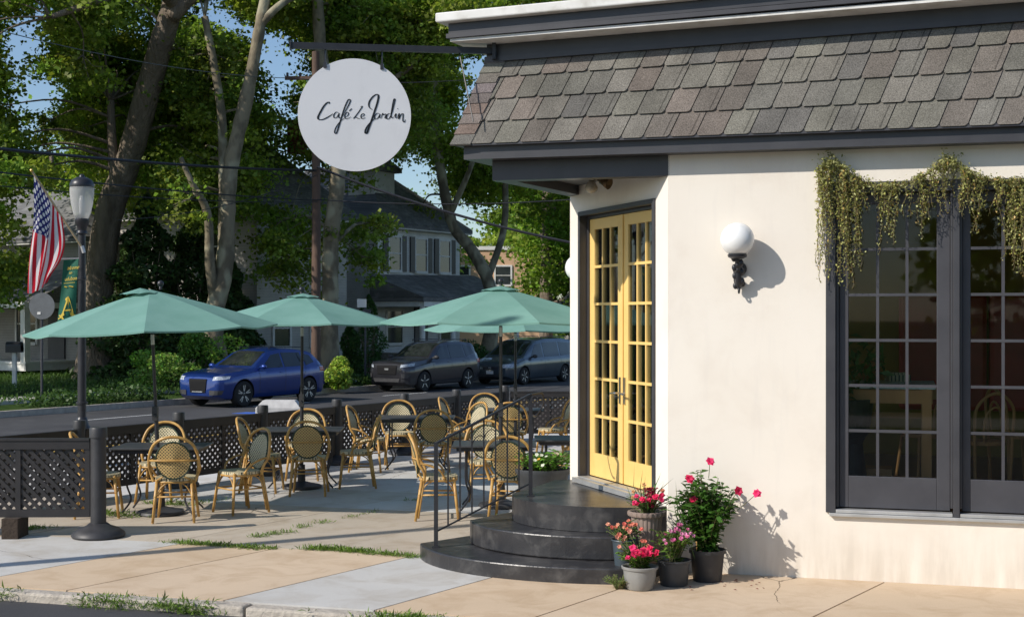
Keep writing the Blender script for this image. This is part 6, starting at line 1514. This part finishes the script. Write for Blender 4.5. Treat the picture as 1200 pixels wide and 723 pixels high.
# dense trees right, behind the entrance overhang
b = P(640, 420, 74); b.z = -.2
cl = region([(598, 190), (760, 190), (760, 330), (690, 390), (640, 345), (600, 330), (592, 260)], 48, 70, 80, 1.2, 2.0, 10, [(598, 300, 6)])
tree('maple_tree', 'dense dark green tree between the overhang and the white entrance wall', [b]+tb_pts([(640, 330, 74), (642, 200, 74), (640, 60, 74)]), .4, .2, M['bark'], [], cl, 300, .24, M['leaf'], seed=11, col=(.85, .95, .85))
b = P(640, 420, 66); b.z = -.2
cl = region([(600, -90), (900, -90), (800, 30), (740, 25), (600, 30)], 30, 60, 72, 1.2, 2.0, 12)
tree('maple_tree', 'tree crown showing above the roof coping of the café', [b+Vector((4, 4, 0))]+tb_pts([(700, 200, 68), (700, 60, 68), (700, -60, 68)]), .4, .2, M['bark'], [], cl, 300, .22, M['leaf'], seed=13)
# far trees closing the view
R_ = random.Random(77)
for i, (px, Y, top, lab) in enumerate(((-30, 82, 90, 'far tree behind the left porch house'), (60, 78, 150, 'far tree between the left house and the big trunk'), (175, 86, 120, 'far tree over the roof of the shaded grey house'), (300, 88, 140, 'far tree behind the red chimney'),
        (430, 92, 190, 'far tree behind the white house dormer'), (520, 104, 225, 'far pale tree above the peach building'), (600, 110, 240, 'far tree above the metal roof'), (690, 100, 200, 'far tree hidden mostly by the café wall'))):
    b = P(px, 400, Y); b.z = -.2; hw = 75; cl = region([(px-hw, top+60), (px-40, top+10), (px, top), (px+40, top+10), (px+hw, top+60), (px+hw*.9, 330), (px-hw*.9, 330)], 26 if px < 200 or px > 560 else 18, Y-4, Y+4, 1.6, 2.8, 50+i, HOLES[:18])
    tree('background_tree', lab, [b]+tb_pts([(px, 330, Y), (px+4, top+100, Y), (px, top+30, Y)]), .4, .1, M['bark'], [], cl, 130, .34, M['leaf'], group='far trees behind the houses', seed=60+i, col=(.85, .95, .85) if i != 5 else (1.3, 1.2, 1))
# neighbouring street trees outside the frame on the left: they shade the road and the houses
for i, (x, y, s_) in enumerate(((-24, 39, .9), (-28, 50, 1.1))):
    R_ = random.Random(90+i); b = Vector((x, y, -.2)); cl = []
    for k in range(34): 
        d = Vector((R_.gauss(0, 1), R_.gauss(0, 1), R_.gauss(0, 1))).normalized()*R_.uniform(.4, 1); cl.append((b+Vector((d.x*5*s_, d.y*5*s_, 8.8+d.z*3.6)), R_.uniform(1.2, 1.9)))
    tree('unseen_street_tree', ['street tree shading the left porch', 'street tree farther up beside the left house'][i], [b, b+Vector((0, 0, 4)), b+Vector((.4, 0, 9))], .4, .2, M['bark'], [], cl, 110, .30, M['leaf'], seed=95+i)
# unseen trees added behind the viewer to darken reflections in the café glass
for i, x in enumerate((-6, 3, 12, 21, 30)):
    R_ = random.Random(120+i); b = Vector((x+4, -24-x*.28, 0)); cl = []
    for k in range(26):
        d = Vector((R_.gauss(0, 1), R_.gauss(0, 1), R_.gauss(0, 1))).normalized()*R_.uniform(.3, 1); cl.append((b+Vector((d.x*4.5, d.y*3, 6+d.z*5)), R_.uniform(1.3, 2.0)))
    tree('unseen_street_tree', ['unseen tree added for the glass reflection nearest the corner', 'second unseen reflection tree from the corner', 'middle unseen reflection tree', 'fourth unseen reflection tree from the corner', 'unseen reflection tree farthest from the corner'][i], [b, b+Vector((0, 0, 4)), b+Vector((.2, 0, 8))], .35, .2, M['bark'], [], cl, 60, .42, M['leaf'], seed=125+i)
# ---------------------------------------------------------------- shrubs
def shrub(name, label, c, rx, rz, n, ls, lm, col, cat='shrub', group=None, cone=0, seed=0, lumps=7):
    R_ = random.Random(seed); t_ = thing(name, label, cat, c, 0, group); mb = MB()
    for i in range(7): a = i*.9; mb.tube([(0, 0, 0), (math.cos(a)*rx*.3, math.sin(a)*rx*.3, rz), (math.cos(a)*rx*.5, math.sin(a)*rx*.5, rz*1.4)], [.04, .03, .01], 5)
    mb.build('stem', M['bark'], t_); pts = []; cl = []
    L_ = [(Vector((R_.gauss(0, .45)*rx, R_.gauss(0, .45)*rx, R_.uniform(.35, 1.75)*rz)), R_.uniform(.35, .6)) for _ in range(lumps)]
    for k in range(n):
        if cone:
            z = (R_.random()**1.3)*2*rz; w_ = rx*(1-z/(2*rz))**.7*(.85+.3*math.sin(z*5+R_.random())); a = R_.uniform(0, 2*PI); q = w_*R_.uniform(.7, 1.08); p = (math.cos(a)*q, math.sin(a)*q, z+.05)
        else:
            c_, f = L_[k % len(L_)]; d = Vector((R_.gauss(0, 1), R_.gauss(0, 1), R_.gauss(0, 1))).normalized()*R_.uniform(.7, 1.05); p = (c_.x+d.x*rx*f, c_.y+d.y*rx*f, max(.03, c_.z+d.z*rz*f))
        pts.append(p); cl.append(tuple(x*R_.uniform(.8, 1.2) for x in col))
    leaf_obj('foliage', pts, rng.uniform(.7, 1.3, n)*ls, lm, t_, col=np.array(cl), aspect=.6)
    return t_
def gp_(px, Y, z=-.25): q = P(px, 400, Y); q.z = z; return q
for i, (px, Y, rx, rz, lab) in enumerate(((172, 50, 2.2, 3.4, 'tall dark evergreen right of the huge trunk'), (222, 51.5, 2.4, 3.0, 'broad dark evergreen left of the forked sycamore'), (150, 53, 2.0, 2.6, 'lower dark evergreen close to the huge trunk'), (272, 51, 1.3, 2.2, 'slim dark evergreen behind the forked sycamore'))):
    shrub('evergreen_tree', lab, gp_(px, Y), rx, rz, 9000, .22, M['leafdark'], (1, 1, 1), 'tree', 'evergreens before the grey house', 1, 200+i)
for i, (px, Y, rx, rz, col, lab) in enumerate(((205, 43.5, 1.3, .75, (1, 1, 1), 'bright green bush at the left of the forked sycamore foot'), (180, 44.5, 1.1, .6, (.9, 1.1, .8), 'low bright bush beyond the left umbrella'), (285, 44, 1.25, .85, (1, 1.05, .8), 'bright green bush between the sycamore and the brown pole'), (315, 45, .8, .5, (.8, 1, .8), 'small bush under the middle umbrella edge'),
        (396, 46, .62, .50, (1.9, 1.5, 1.2), 'yellow flowering bush right of the brown pole'), (232, 45, .9, .9, (.8, .9, .8), 'bush right of the forked sycamore foot'))):
    shrub('bush', lab, gp_(px, Y), rx, rz, 3400, .11, M['leaf2'], tuple(1.25*x for x in col), 'bush', 'bushes along the front gardens', 0, 220+i)
for i, (px, Y, rx, rz, lab) in enumerate(((432, 52, .95, 1.6, 'tall clipped dark bush left of the porch steps'), (562, 58, .95, .72, 'round clipped dark bush left of the leaning tree foot'), (598, 61, .75, .60, 'round clipped dark bush behind the umbrella pole'), (410, 53, .6, 1.2, 'narrow clipped bush beside the brown pole'), (505, 57, .55, .5, 'small dark bush before the porch wall'))):
    shrub('clipped_bush', lab, gp_(px, Y), rx, rz, 5000, .10, M['leafdark'], (1.0, 1.2, 1.0), 'bush', 'clipped dark bushes', 0 if i in (1, 2, 4) else 1, 240+i, lumps=14)
# ground cover along the far verge
pts = []; cl = []
for _ in range(26000):
    a = rng.uniform(-6, 52); b_ = abs(rng.normal(0, .8))+KERB_B+.2+ (rng.random() < .3)*rng.uniform(2.3, 4.5); q = FB+U*a+W*b_
    dens = math.sin(a*.9)+math.sin(a*2.3+1)*.6
    if dens < -.5: continue
    h = max(0.05, (.32+.18*dens)*(1-abs(b_-KERB_B-1.0)*.35)); pts.append((q.x, q.y, -.24+rng.random()*h)); cl.append((.75, .8, .7))
tag(leaf_obj('ground_cover', pts, rng.uniform(.08, .16, len(pts)), M['leafdark'], None, col=np.array(cl)*1.3), kind='stuff')
n = 60000; a = rng.uniform(-10, 60, n); b_ = KERB_B+.2+rng.uniform(0, 16, n); pts = np.stack([FB.x+U.x*a+W.x*b_, FB.y+U.y*a+W.y*b_, -.22+.012*np.minimum(b_, 14)], 1)
keep = ~((b_ > KERB_B+2.3) & (b_ < KERB_B+3.9)); pts = pts[keep]; m_ = len(pts)
tag(leaf_obj('lawn_grass', pts, rng.uniform(.07, .16, m_), M['weed'], None, nrm=rng.normal(size=(m_, 3))*np.array([1, 1, .2]), dirs=rng.normal(size=(m_, 3))*.5+np.array([0, 0, 1.]), aspect=.25, base=True, col=np.tile((.55, .65, .5), (m_, 1))), kind='stuff')
# weeds in the pavement joints
pts, dr, sz, cl = [], [], [], []
def tuft(p, n, r_, h, flat=.9):
    for _ in range(n):
        q = p+Vector((rng.normal()*r_, rng.normal()*r_*.45, 0)); pts.append(tuple(q)); dr.append((rng.normal()*.7, rng.normal()*.7, flat)); sz.append(h*rng.uniform(.4, 1.2)); g = rng.uniform(.8, 1.35); cl.append((g, g, g*.8))
def joint(x0, y0, x1, y1, n, r_=.06, h=.06, k=26):
    a, b = G(x0, y0), G(x1, y1)
    for i in range(n): 
        if rng.random() < .8: tuft(a.lerp(b, i/max(1, n-1))+Vector((rng.normal()*.02, rng.normal()*.02, 0)), k, r_, h)
joint(200, 635.5, 312, 643, 26, .07, .055, 60); joint(362, 643, 425, 647, 16, .06, .06, 60); joint(425, 647, 490, 653, 14, .06, .05, 60); joint(352, 618, 382, 611, 7, .05, .05, 40); joint(300, 629, 338, 624, 8, .05, .05, 40); joint(408, 607, 445, 598, 8, .04, .04, 24)
joint(18, 622, 50, 618, 7, .08, .05, 50); joint(120, 601, 150, 606, 6, .1, .08, 50); joint(185, 590, 215, 592, 6, .1, .08, 50); joint(485, 587, 520, 580, 7, .07, .06, 40); joint(230, 590, 255, 586, 4, .06, .05, 30)
tag(leaf_obj('joint_weeds', pts, np.array(sz), M['weed'], None, dirs=np.array(dr), aspect=.16, col=np.array(cl), base=True), kind='stuff')
pts, dr, sz, cl = [], [], [], []
for i in range(230):
    s_ = rng.uniform(-7.4, -2.6); dn = math.sin(s_*3.1)+math.sin(s_*7.3+2)*.7+ .8
    if dn < .75: continue
    p = OK_+A*(s_-.0)+NO*rng.uniform(-.10, .05); p.z = -.03 if rng.random() < .6 else -.07
    q0 = len(pts); tuft(p, int(14+26*dn), .08, .03+.02*max(dn, 0), .6)
for i in range(10):
    s_ = rng.uniform(-7.2, -4.2); p = OK_+A*s_; tuft(p, 5, .02, .09, 2.2)
tag(leaf_obj('kerb_weeds', pts, np.array(sz), M['weed'], None, dirs=np.array(dr), aspect=.15, col=np.array(cl), base=True), kind='stuff')
